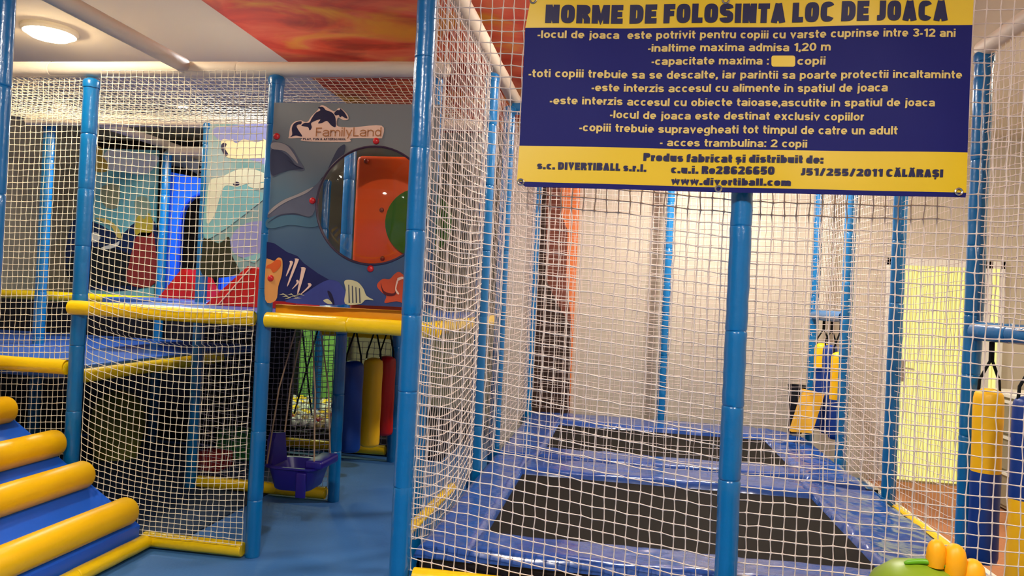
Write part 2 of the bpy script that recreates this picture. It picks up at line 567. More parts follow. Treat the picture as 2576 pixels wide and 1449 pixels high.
def rail(p0, p1, label, seed, m=m_yel, cat='rail', name='foam_rail', r=0.040, step=0.55, ends=True, group=None):
    t = thing(name, label, cat, (Vector(p0) + Vector(p1)) / 2, group)
    sleeves(p0, p1, r, m, t, seed, step, ends)
    return t


YG = 'yellow foam rails of the frame'
rail((-3.03, 3.665, 1.27), (-1.937, 3.665, 1.262), 'yellow foam rail at platform height, left of the dolphin panel', 31, group=YG)
rail((-1.875, 3.665, 1.262), (-0.93, 3.665, 1.255), 'yellow foam rail under the dolphin panel', 32, group=YG)
rail((-3.04, 3.69, 0.935), (-4.25, 3.69, 0.935), 'yellow foam rail above the ramp at the lower platform', 33, group=YG)
rail((-2.505, 3.66, 0.048), (-1.935, 3.66, 0.046), 'yellow foam rail on the blue mat below the net', 34, group=YG, r=0.038, ends=False)
rail((-2.47, 3.685, 0.048), (-2.47, 2.56, 0.046), 'yellow foam rail on the mat along the ramp foot', 35, group=YG, r=0.038, ends=False)
rail((-5.9, 5.6, 1.26), (-3.75, 5.6, 1.26), 'distant yellow foam rail behind the upper platform', 36, group=YG)
rail((-3.07, 3.76, 0.87), (-3.07, 5.3, 0.87), 'shaded yellow foam rail running back under the upper platform', 37, group=YG)
rail((-2.90, 4.8, 0.05), (-1.95, 4.8, 0.05), 'yellow foam rail on the floor behind the swing', 38, group=YG)
rail((-2.95, 6.05, 0.09), (-1.95, 6.05, 0.09), 'yellow foam rail on the floor in front of the ball pit', 39, group=YG)
rail((-1.03, 3.78, 1.25), (-1.03, 6.0, 1.25), 'yellow foam rail seen through the white side net', 40, group=YG)
rail((-0.79, 2.86, 0.315), (1.66, 2.86, 0.315), 'yellow foam rail along the front of the near trampoline', 41, group=YG)
rail((-0.86, 2.95, 0.445), (-0.86, 3.82, 0.43), 'thin yellow rail along the left side of the near trampoline', 42, group=YG, r=0.022)
rail((1.63, 3.78, 0.30), (1.63, 4.68, 0.30), 'yellow rail showing below the right trampoline pad', 43, group=YG, r=0.03)
rail((-2.58, 6.05, 1.07), (-1.95, 6.05, 1.07), 'olive looking yellow rail above the ball pit opening', 44, group=YG)

WG = 'cream foam rails at the top'
rail((-4.25, 3.7, 2.60), (-0.95, 3.7, 2.60), 'long cream foam rail across the top of the climbing frame', 51, m_pale, group=WG, step=1.1)
rail((-2.42, 3.66, 2.61), (-2.42, 2.46, 2.61), 'cream foam rail running forward under the ceiling lamp', 52, m_pale, group=WG, step=1.3)
rail((-4.4, 4.8, 2.57), (-1.0, 4.8, 2.57), 'cream foam rail above the rear dolphin panel', 53, m_pale, group=WG, step=0.9)
rail((-0.84, 2.85, 2.83), (-0.84, 5.15, 2.83), 'cream foam rail sloping past the left edge of the banner', 54, m_pale, group=WG, step=0.9, r=0.045)
rail((1.6, 3.75, 2.71), (1.6, 2.5, 2.71), 'cream foam rail above the post right of the banner', 55, m_pale, group=WG, step=0.9)
rail((-4.3, 4.95, 2.70), (-4.3, 7.4, 2.70), 'grey looking foam rail running back above the underwater mural', 56, m_pale, group=WG, step=0.9)
rail((-4.05, 6.0, 2.59), (-2.9, 6.0, 2.59), 'cream foam rail above the blue arch panel', 57, m_pale, group=WG, step=0.9)
BG = 'blue foam bars'
rail((-0.84, 5.02, 2.74), (1.6, 5.02, 2.74), 'dark blue foam bar behind the top of the banner', 58, m_post, 'bar', 'foam_bar', 0.042, 0.6, group=BG)
rail((1.6, 3.70, 1.39), (1.685, 2.875, 1.39), 'blue foam bar above the near punch bags', 59, m_post, 'bar', 'foam_bar', 0.042, 0.3, group=BG)
rail((1.6, 6.63, 1.41), (1.6, 5.77, 1.41), 'blue foam bar above the far punch bags', 60, m_post, 'bar', 'foam_bar', 0.042, 0.3, group=BG)

# ------------------------------------------------------------------ nets


def net(label, O, U, V, cell=0.043, r=0.0024, disp=None, m=m_net, fine=True, seed=1, jit=0.003, cat='net'):
    """square knotted net: O corner, U and V edge vectors; disp(s, t) pulls the sheet out of true"""
    O, U, V = (np.array(a, float) for a in (O, U, V))
    LU, LV = np.linalg.norm(U), np.linalg.norm(V)
    nu, nv = max(2, int(round(LU / cell))), max(2, int(round(LV / cell)))
    rg = np.random.RandomState(seed)
    Jt = rg.uniform(-jit, jit, (nu + 1, nv + 1, 3))
    # slow unevenness
    Jt[..., 2] += 0.5 * jit * np.sin(np.linspace(0, 9, nu + 1))[:, None]
    uh, vh = U / LU, V / LV
    nh = np.cross(uh, vh)
    verts, faces = [], []
    base = 0
    sub = np.array([0.0, 0.16, 0.5, 0.84]) if fine else np.array([0.0, 0.5])
    rad = np.array([1.75, 1.0, 0.95, 1.0]) if fine else np.array([1.25, 1.0])

    def strand(fixed, along_v):
        n = nv if along_v else nu
        idx = np.concatenate([np.repeat(np.arange(n), len(sub)), [n]])
        fr = np.concatenate([np.tile(sub, n), [0.0]])
        rr = np.concatenate([np.tile(rad, n), [rad[0]]]) * r
        a = (idx + fr) / n
        i2 = np.minimum(idx + 1, n)
        if along_v:
            s, t = np.full_like(a, fixed / nu), a
            j = Jt[fixed, idx] * (1 - fr)[:, None] + Jt[fixed, i2] * fr[:, None]
            side = uh
        else:
            s, t = a, np.full_like(a, fixed / nv)
            j = Jt[idx, fixed] * (1 - fr)[:, None] + Jt[i2, fixed] * fr[:, None]
            side = vh
        P = O + s[:, None] * U + t[:, None] * V + j
        if disp:
            P = P + disp(s, t)
        k = len(a)
        ring = np.stack([P + side * rr[:, None], P + nh * rr[:, None], P - side * rr[:, None], P - nh * rr[:, None]], 1).reshape(-1, 3)
        q = np.arange(k - 1)[:, None] * 4
        f = np.concatenate([np.stack([q[:, 0] + c, q[:, 0] + (c + 1) % 4, q[:, 0] + 4 + (c + 1) % 4, q[:, 0] + 4 + c], 1) for c in range(4)])
        return ring, f

    for i in range(nu + 1):
        v_, f_ = strand(i, True)
        verts.append(v_); faces.append(f_ + base); base += len(v_)
    for j in range(nv + 1):
        v_, f_ = strand(j, False)
        verts.append(v_); faces.append(f_ + base); base += len(v_)
    Vv = np.concatenate(verts) - O
    Ff = np.concatenate(faces)
    me = bpy.data.meshes.new('net_panel')
    me.vertices.add(len(Vv))
    me.vertices.foreach_set('co', Vv.astype(np.float32).ravel())
    me.loops.add(Ff.size)
    me.loops.foreach_set('vertex_index', Ff.astype(np.int32).ravel())
    me.polygons.add(len(Ff))
    me.polygons.foreach_set('loop_start', np.arange(0, Ff.size, 4, dtype=np.int32))
    me.update(calc_edges=True)
    me.shade_smooth()
    o = link('net_panel', me, m, None, tuple(O))
    return tag(o, label, cat, 'white knotted safety nets')


def z3(z, y=None, x=None):
    o = np.zeros((len(z), 3))
    o[:, 2] = z
    if y is not None:
        o[:, 1] = y
    if x is not None:
        o[:, 0] = x
    return o


sm = lambda a: np.clip(a, 0, 1) ** 2 * (3 - 2 * np.clip(a, 0, 1))
net('white front net of the trampoline cage, under and behind the banner', (-0.80, 2.87, 0.34), (2.48, 0, 0), (0, 0, 2.56), 0.0445, 0.0023,
    lambda s, t: z3(-0.17 * np.clip(s / 0.5, 0, 1) * (1 - t) ** 0.8 - 0.03 * np.clip(s - 0.5, 0, 1) * (1 - t), 0.03 * np.sin(PI * s) * np.sin(PI * t)), seed=3)
net('white side net receding beside the tall near post', (-0.84, 2.9, 0.44), (0, 1.36, 0), (0, 0, 2.36), 0.043, 0.0023,
    lambda s, t: z3(-0.12 * np.sin(PI * s) * (1 - t), None, 0.012 * np.sin(PI * s) * np.sin(PI * t)), seed=4, jit=0.0022)
net('white side net behind the glossy blue post', (-0.84, 4.32, 0.44), (0, 2.33, 0), (0, 0, 2.3), 0.045, 0.0013, lambda s, t: z3(-0.05 * np.sin(PI * s), None, 0.006 * np.sin(PI * s)), fine=False, seed=5, jit=0.002)
net('white net dividing the two trampolines', (-0.80, 4.74, 0.45), (2.38, 0, 0), (0, 0, 2.2), 0.047, 0.0016, lambda s, t: z3(-0.08 * np.sin(PI * s) * (1 - t)), fine=False, seed=6)
net('white net in front of the beige wall behind the trampolines', (-0.80, 6.64, 0.46), (2.38, 0, 0), (0, 0, 2.2), 0.046, 0.0014, None, fine=False, seed=7)
net('white net along the right side from the lit door to the far bags', (1.6, 3.78, 0.4), (0, 1.92, 0), (0, 0, 2.28), 0.046, 0.0014, lambda s, t: z3(-0.06 * np.sin(PI * s) * (1 - t)), fine=False, seed=8)
net('white net at the upper right above the near punch bags', (1.6, 2.9, 1.44), (0, 0.80, 0), (0, 0, 1.26), 0.043, 0.0021, lambda s, t: z3(-0.03 * np.sin(PI * s)), fine=True, seed=9)
net('white net above the far punch bags', (1.6, 5.77, 1.46), (0, 0.86, 0), (0, 0, 1.2), 0.046, 0.0019, None, fine=False, seed=10)
net('cream net between the step post and the dolphin panel', (-2.872, 3.612, 0.085), (0.955, 0, 0), (0, 0, 2.48), 0.0352, 0.0021,
    lambda s, t: z3((-0.17 * np.sin(PI * np.clip(s, 0, 1) ** 0.8 * 0.78) * 1.0) * (1 - t) ** 1.1 * np.clip(t / 0.22, 0, 1), 0.04 * np.sin(PI * s) * np.sin(PI * t) * (t < 0.45)), m=m_netL, seed=11, jit=0.002)
net('cream net left of the step post above the ramp', (-4.22, 3.70, 0.10), (1.18, 0, 0), (0, 0, 2.47), 0.0352, 0.0021,
    lambda s, t: z3(-0.05 * np.sin(PI * s) * (1 - t), 0.03 * np.sin(PI * s)), m=m_netL, seed=12, jit=0.002)
net('cream roof net over the front bay of the climbing frame', (-4.22, 3.72, 2.56), (3.2, 0, 0), (0, 1.06, 0), 0.040, 0.0018, lambda s, t: z3(-0.05 * np.sin(PI * t)), m=m_netL, fine=False, seed=13)
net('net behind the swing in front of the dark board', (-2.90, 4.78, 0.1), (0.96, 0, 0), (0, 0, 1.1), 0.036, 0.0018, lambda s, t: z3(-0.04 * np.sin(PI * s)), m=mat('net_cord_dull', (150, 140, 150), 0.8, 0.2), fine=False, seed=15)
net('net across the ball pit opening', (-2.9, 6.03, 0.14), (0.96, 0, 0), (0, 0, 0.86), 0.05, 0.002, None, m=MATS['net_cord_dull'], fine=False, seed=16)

# ------------------------------------------------------------------ trampolines


def cushion(x0, x1, y0, y1, zf, drop, seed, wr=0.006, nx=22, ny=44):
    """puffy vinyl pad; zf(x, y) is its top, edges roll down by drop"""
    def fn(u, v):
        x, y = x0 + (x1 - x0) * u, y0 + (y1 - y0) * v
        ex = min(u, 1 - u) * (x1 - x0)
        ey = min(v, 1 - v) * (y1 - y0)
        e = min(ex, ey)
        rr = 0.045
        k = 1.0 if e >= rr else math.sqrt(max(0, 1 - (1 - e / rr) ** 2))
        nz = noise.noise(Vector((x * 5 + seed, y * 9, seed * 1.7))) + 0.6 * noise.noise(Vector((x * 16, y * 22 + seed, 3.1)))
        return Vector((x, y, zf(x, y) - drop * (1 - k) + wr * nz * min(1, e / 0.02)))
    return MB().grid(fn, nx, ny)


def warp(n):                 # denser rows at the borders
    return n


def trampoline(label, bx, mx, my, by, zt, seed, slope):
    """bx: outer x pair, by: outer y pair, mx/my: mat opening"""
    t = thing('trampoline', label, 'trampoline', ((bx[0] + bx[1]) / 2, (by[0] + by[1]) / 2, 0), 'sunken trampolines')
    obj('jump_mat', MB().grid(lambda u, v: Vector((mx[0] - 0.05 + (mx[1] - mx[0] + 0.1) * u, my[0] - 0.05 + (my[1] - my[0] + 0.1) * v,
                                                  zt - 0.035 - 0.012 * math.sin(PI * u) * math.sin(PI * v))), 24, 24), m_mesh, t)
    zl = lambda x, y: zt
    zr = lambda x, y: zt - slope * max(0, (x - mx[1])) - 1.6 * max(0, x - bx[1] + 0.10) ** 1.2
    obj('edge_pad', cushion(bx[0], mx[0], by[0], by[1], zl, 0.05, seed, nx=24, ny=90), m_pad, t)
    obj('edge_pad', cushion(mx[1], bx[1], by[0], by[1], zr, 0.05, seed + 3, 0.017, nx=36, ny=110), m_pad, t)
    obj('edge_pad', cushion(mx[0] - 0.03, mx[1] + 0.03, by[0], my[0], lambda x, y: zt + 0.004, 0.05, seed + 5, nx=90, ny=24), m_pad, t)
    obj('edge_pad', cushion(mx[0] - 0.03, mx[1] + 0.03, my[1], by[1], lambda x, y: zt + 0.004, 0.06, seed + 7, nx=90, ny=24), m_pad, t)
    fr = MB()
    for x in (bx[0] + 0.03, bx[1] - 0.06):
        fr.box((x - 0.02, by[0] + 0.02, zt - 0.16), (x + 0.02, by[1] - 0.02, zt - 0.08))
    for y in (by[0] + 0.04, by[1] - 0.04):
        fr.box((bx[0] + 0.03, y - 0.02, zt - 0.16), (bx[1] - 0.03, y + 0.02, zt - 0.08))
    obj('frame', fr, m_dark, t, smooth=False)
    for x in (bx[0] + 0.05, bx[1] - 0.08):
        for y in (by[0] + 0.06, by[1] - 0.06):
            obj('leg', MB().tube([(x, y, 0), (x, y, zt - 0.1)], 0.022, 10), m_dark, t)
    obj('skirt', MB().box((bx[0] + 0.015, by[0] + 0.012, 0.0), (bx[0] + 0.025, by[1] - 0.012, zt - 0.05))
        .box((bx[0] + 0.015, by[0] + 0.012, 0.0), (bx[1] - 0.02, by[0] + 0.022, zt - 0.05))
        .box((bx[1] - 0.03, by[0] + 0.012, 0.0), (bx[1] - 0.02, by[1] - 0.012, zt - 0.12)), m_navy, t, smooth=False)
    return t


trampoline('nearest trampoline, black bed framed by glossy blue pads', (-0.80, 1.60), (-0.555, 1.07), (3.17, 4.36), (2.90, 4.71), 0.43, 11, 0.10)
trampoline('farther trampoline, black bed in blue pads by the beige wall', (-0.80, 1.58), (-0.50, 1.13), (5.05, 6.15), (4.77, 6.60), 0.43, 23, 0.08)

# ------------------------------------------------------------------ platforms, board, blocks
tag(obj('platform_deck', MB().box((-2.98, 3.75, 1.235), (-1.085, 4.78, 1.30), 0.012), m_deck, loc=(-2, 4.2, 1.235)), 'blue padded upper platform behind the dolphin panel', 'platform')
tag(obj('platform_deck', MB().box((-3.75, 4.84, 1.235), (-1.085, 5.98, 1.30), 0.012), m_deck, loc=(-2.3, 5.4, 1.235)), 'blue padded upper platform carrying the farther red wedge', 'platform')
tag(obj('platform_deck', MB().box((-5.9, 3.76, 0.86), (-3.12, 5.9, 0.925), 0.012), m_deck, loc=(-4.4, 4.8, 0.86)), 'blue padded lower platform left of the step post', 'platform')
tag(obj('edge_board', MB().box((-1.85, 3.715, 1.275), (-1.08, 3.745, 1.345), 0.006), mat('amber_board', (242, 160, 0), 0.4), loc=(-1.5, 3.73, 1.275)), 'amber plank lying along the yellow rail below the dolphin panel', 'board')
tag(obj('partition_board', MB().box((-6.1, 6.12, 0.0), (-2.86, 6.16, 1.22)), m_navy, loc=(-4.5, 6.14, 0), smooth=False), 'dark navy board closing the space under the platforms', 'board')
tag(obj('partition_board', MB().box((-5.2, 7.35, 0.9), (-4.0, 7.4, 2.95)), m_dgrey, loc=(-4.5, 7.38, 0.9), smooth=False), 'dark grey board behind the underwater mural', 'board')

tag(obj('floor_shade', MB().box((-6.1, 3.78, 0.0), (-2.38, 6.0, 0.008)), mat('slate_shade', (30, 46, 70), 0.7, 0.3), loc=(-4, 4.9, 0), smooth=False), 'dark slate sheet added on the floor as painted shade under the platforms', 'painted shade')  # added dark sheet over the blue floor: deck and net shade as colour

# foam wedges on the upper platform
def wedge(P, w, h, dpt, skew, label, m):
    x, y, z = P
    t = obj('foam_wedge', MB().prism([(x - w / 2, y, z), (x + w / 2, y, z), (x + skew + 0.012, y, z + h), (x + skew - 0.012, y, z + h)], (0, dpt, 0)), m, loc=P)
    return tag(t, label, 'wedge')


wedge((-3.47, 5.35, 1.302), 0.36, 0.235, 0.34, 0.02, 'small red triangular foam wedge on the farther platform', m_red)
tag(obj('foam_block', MB().box((-3.30, 5.78, 1.302), (-2.82, 5.96, 1.56), 0.02), mat('block_blue', (44, 84, 200), 0.35, 0.5), loc=(-3.1, 5.87, 1.302)), 'blue foam block between the two red wedges', 'block')
t = thing('foam_wedge', 'larger red foam wedge with a sloping top behind the net by the dolphin panel', 'wedge', (-2.5, 4.55, 1.302))
obj('wedge_body', MB().prism([(-2.63, 4.34, 1.302), (-2.02, 4.34, 1.302), (-2.06, 4.34, 1.50), (-2.36, 4.34, 1.555)], (0, 0.36, 0)), m_red, t)
obj('seam', MB().tube([(-2.54, 4.335, 1.306), (-2.33, 4.335, 1.552)], 0.004, 6), mat('pale_seam', (240, 190, 160), 0.6), t)

# dim foam pieces in the dark under the platforms
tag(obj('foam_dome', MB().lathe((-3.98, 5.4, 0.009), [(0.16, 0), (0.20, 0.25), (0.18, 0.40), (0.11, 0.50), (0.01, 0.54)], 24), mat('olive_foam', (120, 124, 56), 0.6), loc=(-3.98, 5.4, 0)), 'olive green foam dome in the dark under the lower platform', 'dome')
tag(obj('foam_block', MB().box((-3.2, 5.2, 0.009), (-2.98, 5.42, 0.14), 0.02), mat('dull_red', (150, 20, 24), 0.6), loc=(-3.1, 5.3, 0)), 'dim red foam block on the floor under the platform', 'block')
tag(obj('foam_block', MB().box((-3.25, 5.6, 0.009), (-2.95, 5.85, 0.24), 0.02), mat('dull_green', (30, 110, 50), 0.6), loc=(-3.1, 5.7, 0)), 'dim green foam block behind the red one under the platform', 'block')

# ------------------------------------------------------------------ roller ramp
rp_ = thing('roller_ramp', 'blue sloped ramp with thick yellow foam rollers in the lower left corner', 'ramp', (-3.0, 3.1, 0))
zb = lambda x: 0.135 + 0.64 * (-2.50 - x)
Y0, Y1 = 2.62, 3.61
obj('slope_board', MB().prism([(-2.50, Y0, 0.135), (-2.505, Y0, 0.03), (-2.56, Y0, 0.01), (-3.74, Y0, 0.745), (-3.74, Y0, zb(-3.74))], (0, Y1 - Y0, 0)), m_rampb, rp_, smooth=False)
obj('foot_lip', MB().box((-2.515, Y0, 0.004), (-2.492, Y1, 0.055), 0.008), m_rampb, rp_)
for k in range(5):
    x = (-2.55, -2.815, -3.035, -3.30, -3.56)[k]
    z = zb(x) + 0.052
    r = 0.074
    pr = [(0.72, 0.0), (0.93, 0.008), (1.0, 0.022), (1.0, 0.2), (1.005, 0.5), (1.0, 0.8), (1.0, 0.968), (0.93, 0.982), (0.72, 0.99)]
    L = Y1 - 0.03 - Y0 + (0.05 if k == 2 else 0)
    obj('foam_roller', MB().tube([(x, Y0 + 0.01 + q * L, z) for _, q in pr], [c * r for c, _ in pr], 28), m_rampy, rp_, ang=60)
obj('side_brace', MB().prism([(-2.9, Y1 - 0.05, 0), (-3.74, Y1 - 0.05, 0), (-3.74, Y1 - 0.05, 0.70), (-2.9, Y1 - 0.05, 0.2)], (0, 0.03, 0)), m_dark, rp_, smooth=False)
obj('side_brace', MB().prism([(-2.9, Y0 + 0.02, 0), (-3.74, Y0 + 0.02, 0), (-3.74, Y0 + 0.02, 0.70), (-2.9, Y0 + 0.02, 0.2)], (0, 0.03, 0)), m_dark, rp_, smooth=False)

# ------------------------------------------------------------------ flat print helper


def art(name, pts, Y, m, parent, d=0.0012, curve=True):
    """a printed or cut-out shape lying on the upright plane y = Y"""
    P = [at(x, y, Y) for x, y in pts]
    if curve and len(P) > 4:
        Q = []
        n = len(P)
        for i in range(n):
            p0, p1, p2, p3 = P[i - 1], P[i], P[(i + 1) % n], P[(i + 2) % n]
            for s in (0, 0.25, 0.5, 0.75):
                Q.append(0.5 * ((2 * p1) + (p2 - p0) * s + (2 * p0 - 5 * p1 + 4 * p2 - p3) * s * s + (3 * p1 - p0 - 3 * p2 + p3) * s ** 3))
        P = Q
    return obj(name, MB().prism(P, (0, d, 0)), m, parent, smooth=False)


# stroke drawn letters: each glyph is a few thick strokes; height 1 = capital letter
def _arc(cx, cy, rx, ry, a0, a1, e, n=12):
    o = []
    for k in range(n + 1):
        a = math.radians(a0 + (a1 - a0) * k / n)
        c, q = math.cos(a), math.sin(a)
        o.append((cx + rx * math.copysign(abs(c) ** e, c), cy + ry * math.copysign(abs(q) ** e, q)))
    return o


def glyph(ch, s, wf, e):
    """strokes of one character for stroke width s, width factor wf, roundness e; returns strokes and advance width"""
    k, X, D = s / 2, 0.74, -0.25
    W = 0.60 * wf + s * 0.3
    C_ = 0.66 * wf + s * 0.3
    cx, ry = W / 2, X / 2 - k
    rx = W / 2 - k
    ring = lambda: _arc(cx, X / 2, rx, ry, 0, 360, e, 24)
    arch = lambda x0, x1: [(x0, X * 0.5)] + _arc((x0 + x1) / 2, X * 0.55, (x1 - x0) / 2, X * 0.45 - k, 180, 0, e, 12) + [(x1, 0)]
    dot = lambda x: [(x, 0.86), (x, 1.0)]
    Cx, Cr = C_ / 2, C_ / 2 - k
    cap_o = lambda: _arc(Cx, 0.5, Cr, 0.5 - k, 0, 360, e, 28)
    L = C_ - k
    low_s = lambda w, h: ([(w - k, h * 0.74)] + _arc(w / 2, h * 0.75 - k * 0.45, w / 2 - k, h * 0.25 - k * 0.55, 20, 270, e, 12)[1:] + _arc(w / 2, h * 0.25 + k * 0.45, w / 2 - k, h * 0.25 - k * 0.55, 90, -160, e, 12) + [(k, h * 0.27)])
    g = {
        'o': ([ring()], W), 'l': ([[(k, 0), (k, 1)]], s), 'i': ([[(k, 0), (k, X)], dot(k)], s),
        'j': ([[(k + 0.08, X), (k + 0.08, D * 0.3)] + _arc(k - 0.04, D * 0.3, 0.12, abs(D) * 0.7 - k, 0, -90, e, 6), dot(k + 0.08)], s + 0.08),
        'n': ([[(k, 0), (k, X)], arch(k, W - k)], W), 'h': ([[(k, 0), (k, 1)], arch(k, W - k)], W),
        'm': ([[(k, 0), (k, X)], arch(k, W * 0.78), arch(W * 0.78, W * 1.56 - k)], W * 1.56),
        'r': ([[(k, 0), (k, X)], [(k, X * 0.5)] + _arc(k + 0.22, X * 0.52, 0.22, X * 0.48 - k, 180, 88, 1, 8)], k + 0.24),
        'u': ([[(W - k, 0), (W - k, X)], [(k, X)] + _arc(cx, X * 0.45, rx, X * 0.45 - k, 180, 360, e, 12)], W),
        'c': ([_arc(cx, X / 2, rx, ry, 42, 318, e, 18)], W * 0.94), 'e': ([[(k, X * 0.47), (W - k, X * 0.47)] + _arc(cx, X / 2, rx, ry, 0, 312, e, 20)], W),
        'b': ([[(k, 0), (k, 1)], ring()], W), 'd': ([[(W - k, 0), (W - k, 1)], ring()], W),
        'p': ([[(k, D), (k, X)], ring()], W), 'q': ([[(W - k, D), (W - k, X)], ring()], W),
        'g': ([[(W - k, X), (W - k, D * 0.35)] + _arc(cx, D * 0.3, rx, abs(D) * 0.7 - k * 0.6, 0, -160, e, 10), ring()], W),
        'a': ([[(W - k, 0), (W - k, X * 0.6)] + _arc(cx, X * 0.66, rx, X * 0.34 - k, 0, 165, e, 10), [(W - k, X * 0.56)] + _arc(cx * 0.98, X * 0.29, rx, X * 0.29 - k * 0.8, 80, 330, e, 14)], W),
        's': ([low_s(W * 0.94, X)], W * 0.94),
        't': ([[(W * 0.26, 0.97), (W * 0.26, X * 0.35)] + _arc(W * 0.26 + 0.15, X * 0.35, 0.15, X * 0.35 - k, 180, 275, e, 6), [(0, X - k), (W * 0.62, X - k)]], W * 0.62),
        'f': ([[(W * 0.26, 0), (W * 0.26, 0.72)] + _arc(W * 0.26 + 0.16, 0.74, 0.16, 0.26 - k, 180, 85, e, 6), [(0, X - k), (W * 0.6, X - k)]], W * 0.6),
        'v': ([[(k * 0.9, X), (cx, s * 0.62), (W - k * 0.9, X)]], W), 'y': ([[(k * 0.9, X), (cx, 0.06)], [(W - k * 0.9, X), (cx - 0.02, -0.02), (cx - 0.14, D)]], W),
        'w': ([[(k * 0.9, X), (W * 0.37, s * 0.6), (W * 0.7, X - s * 0.5), (W * 1.03, s * 0.6), (W * 1.4 - k * 0.9, X)]], W * 1.4),
        'x': ([[(k, 0), (W - k, X)], [(k, X), (W - k, 0)]], W), 'z': ([[(0.02, X - k), (W * 0.9 - k, X - k), (k, k), (W * 0.9, k)]], W * 0.9),
        'O': ([cap_o()], C_), '0': ([cap_o()], C_), 'C': ([_arc(Cx, 0.5, Cr, 0.5 - k, 38, 322, e, 22)], C_), 'I': ([[(k, 0), (k, 1)]], s),
        'N': ([[(k, 0), (k, 1)], [(L, 0), (L, 1)], [(k * 1.1, 0.97), (L - k * 0.1, 0.03)]], C_),
        'M': ([[(k, 0), (k, 1)], [(C_ * 1.28 - k, 0), (C_ * 1.28 - k, 1)], [(k * 1.2, 0.95), (C_ * 0.64, s * 0.8), (C_ * 1.28 - k * 1.2, 0.95)]], C_ * 1.28),
        'E': ([[(k, 0), (k, 1)], [(k, k), (C_ * 0.85, k)], [(k, 1 - k), (C_ * 0.85, 1 - k)], [(k, 0.5), (C_ * 0.8, 0.5)]], C_ * 0.85),
        'F': ([[(k, 0), (k, 1)], [(k, 1 - k), (C_ * 0.82, 1 - k)], [(k, 0.5), (C_ * 0.76, 0.5)]], C_ * 0.82), 'L': ([[(k, 0), (k, 1)], [(k, k), (C_ * 0.78, k)]], C_ * 0.78),
        'T': ([[(C_ * 0.42, 0), (C_ * 0.42, 1)], [(0, 1 - k), (C_ * 0.84, 1 - k)]], C_ * 0.84), 'H': ([[(k, 0), (k, 1)], [(L, 0), (L, 1)], [(k, 0.5), (L, 0.5)]], C_),
        'D': ([[(k, 0), (k, 1)], [(k, 1 - k)] + _arc(C_ * 0.4, 0.5, C_ * 0.6 - k, 0.5 - k, 90, -90, e, 16) + [(k, k)]], C_),
        'R': ([[(k, 0), (k, 1)], [(k, 1 - k)] + _arc(C_ * 0.5, 0.73, C_ * 0.5 - k, 0.27 - k, 90, -90, e, 12) + [(k, 0.46 + k)], [(C_ * 0.55, 0.48), (L, 0.24), (L, 0)]], C_),
        'P': ([[(k, 0), (k, 1)], [(k, 1 - k)] + _arc(C_ * 0.5, 0.71, C_ * 0.5 - k, 0.29 - k, 90, -90, e, 12) + [(k, 0.42 + k)]], C_),
        'B': ([[(k, 0), (k, 1)], [(k, 1 - k)] + _arc(C_ * 0.5, 0.74, C_ * 0.47 - k, 0.26 - k * 0.8, 90, -90, e, 10) + [(k, 0.5)], [(k, 0.5)] + _arc(C_ * 0.5, 0.27, C_ * 0.5 - k, 0.27 - k, 90, -90, e, 10) + [(k, k)]], C_),
        'A': ([[(k * 0.95, 0), (Cx, 0.99)], [(C_ * 1.04 - k * 0.95, 0), (Cx + 0.01, 0.99)], [(C_ * 0.24, 0.24), (C_ * 0.8, 0.24)]], C_ * 1.04),
        'S': ([low_s(C_, 1.0)], C_), 'J': ([[(C_ * 0.5, 1), (C_ * 0.5, 0.3)] + _arc(C_ * 0.5 - 0.18, 0.3, 0.18, 0.3 - k, 0, -100, e, 6)], C_ * 0.5 + k),
        'V': ([[(k * 0.9, 1), (Cx, s * 0.6), (C_ - k * 0.9, 1)]], C_), 'U': ([[(k, 1)] + _arc(Cx, 0.4, Cr, 0.4 - k, 180, 360, e, 14) + [(L, 1)]], C_),
        'Y': ([[(k * 0.9, 1), (Cx, 0.45), (C_ - k * 0.9, 1)], [(Cx, 0), (Cx, 0.5)]], C_),
        '1': ([[(C_ * 0.5, 0), (C_ * 0.5, 1)], [(C_ * 0.5, 0.94), (C_ * 0.12, 0.74)]], C_ * 0.5 + k),
        '2': ([_arc(Cx, 0.7, Cr, 0.3 - k, 170, -40, e, 12) + [(k * 1.2, k * 1.2)], [(0, k), (C_, k)]], C_),
        '3': ([_arc(Cx, 0.74, Cr * 0.95, 0.26 - k, 165, -90, e, 12), _arc(Cx, 0.27, Cr, 0.27 - k, 90, -165, e, 12), [(Cx * 0.7, 0.51), (Cx, 0.51)]], C_),
        '5': ([[(C_ * 0.92, 1 - k), (k * 1.3, 1 - k), (k * 1.1, 0.5)] + _arc(Cx, 0.33, Cr, 0.33 - k, 120, -160, e, 14)], C_),
        '6': ([_arc(Cx, 0.5, Cr, 0.5 - k, 35, 180, e, 12) + [(k, 0.3)], _arc(Cx, 0.31, Cr, 0.31 - k, 0, 360, e, 20)], C_),
        '8': ([_arc(Cx, 0.74, Cr * 0.92, 0.26 - k * 0.8, 0, 360, e, 20), _arc(Cx, 0.27, Cr, 0.27 - k, 0, 360, e, 20)], C_),
        '-': ([[(0, 0.34), (0.26, 0.34)]], 0.26), '.': ([[(k, 0), (k, s)]], s), ':': ([[(k, 0), (k, s)], [(k, X - s), (k, X)]], s),
        ',': ([[(k, s), (k, 0.02), (k * 0.4, -0.13)]], s), '/': ([[(k, -0.02), (0.42, 1.02)]], 0.42 + k),
        '&': ([[(C_ * 1.05, 0.02), (C_ * 0.28, 0.72)] + _arc(C_ * 0.45, 0.8, C_ * 0.2, 0.2 - k, 180, 0, e, 8) + [(C_ * 0.3, 0.5)] + _arc(C_ * 0.45, 0.26, C_ * 0.45 - k, 0.26 - k, 130, 360, e, 10)], C_ * 1.08),
    }
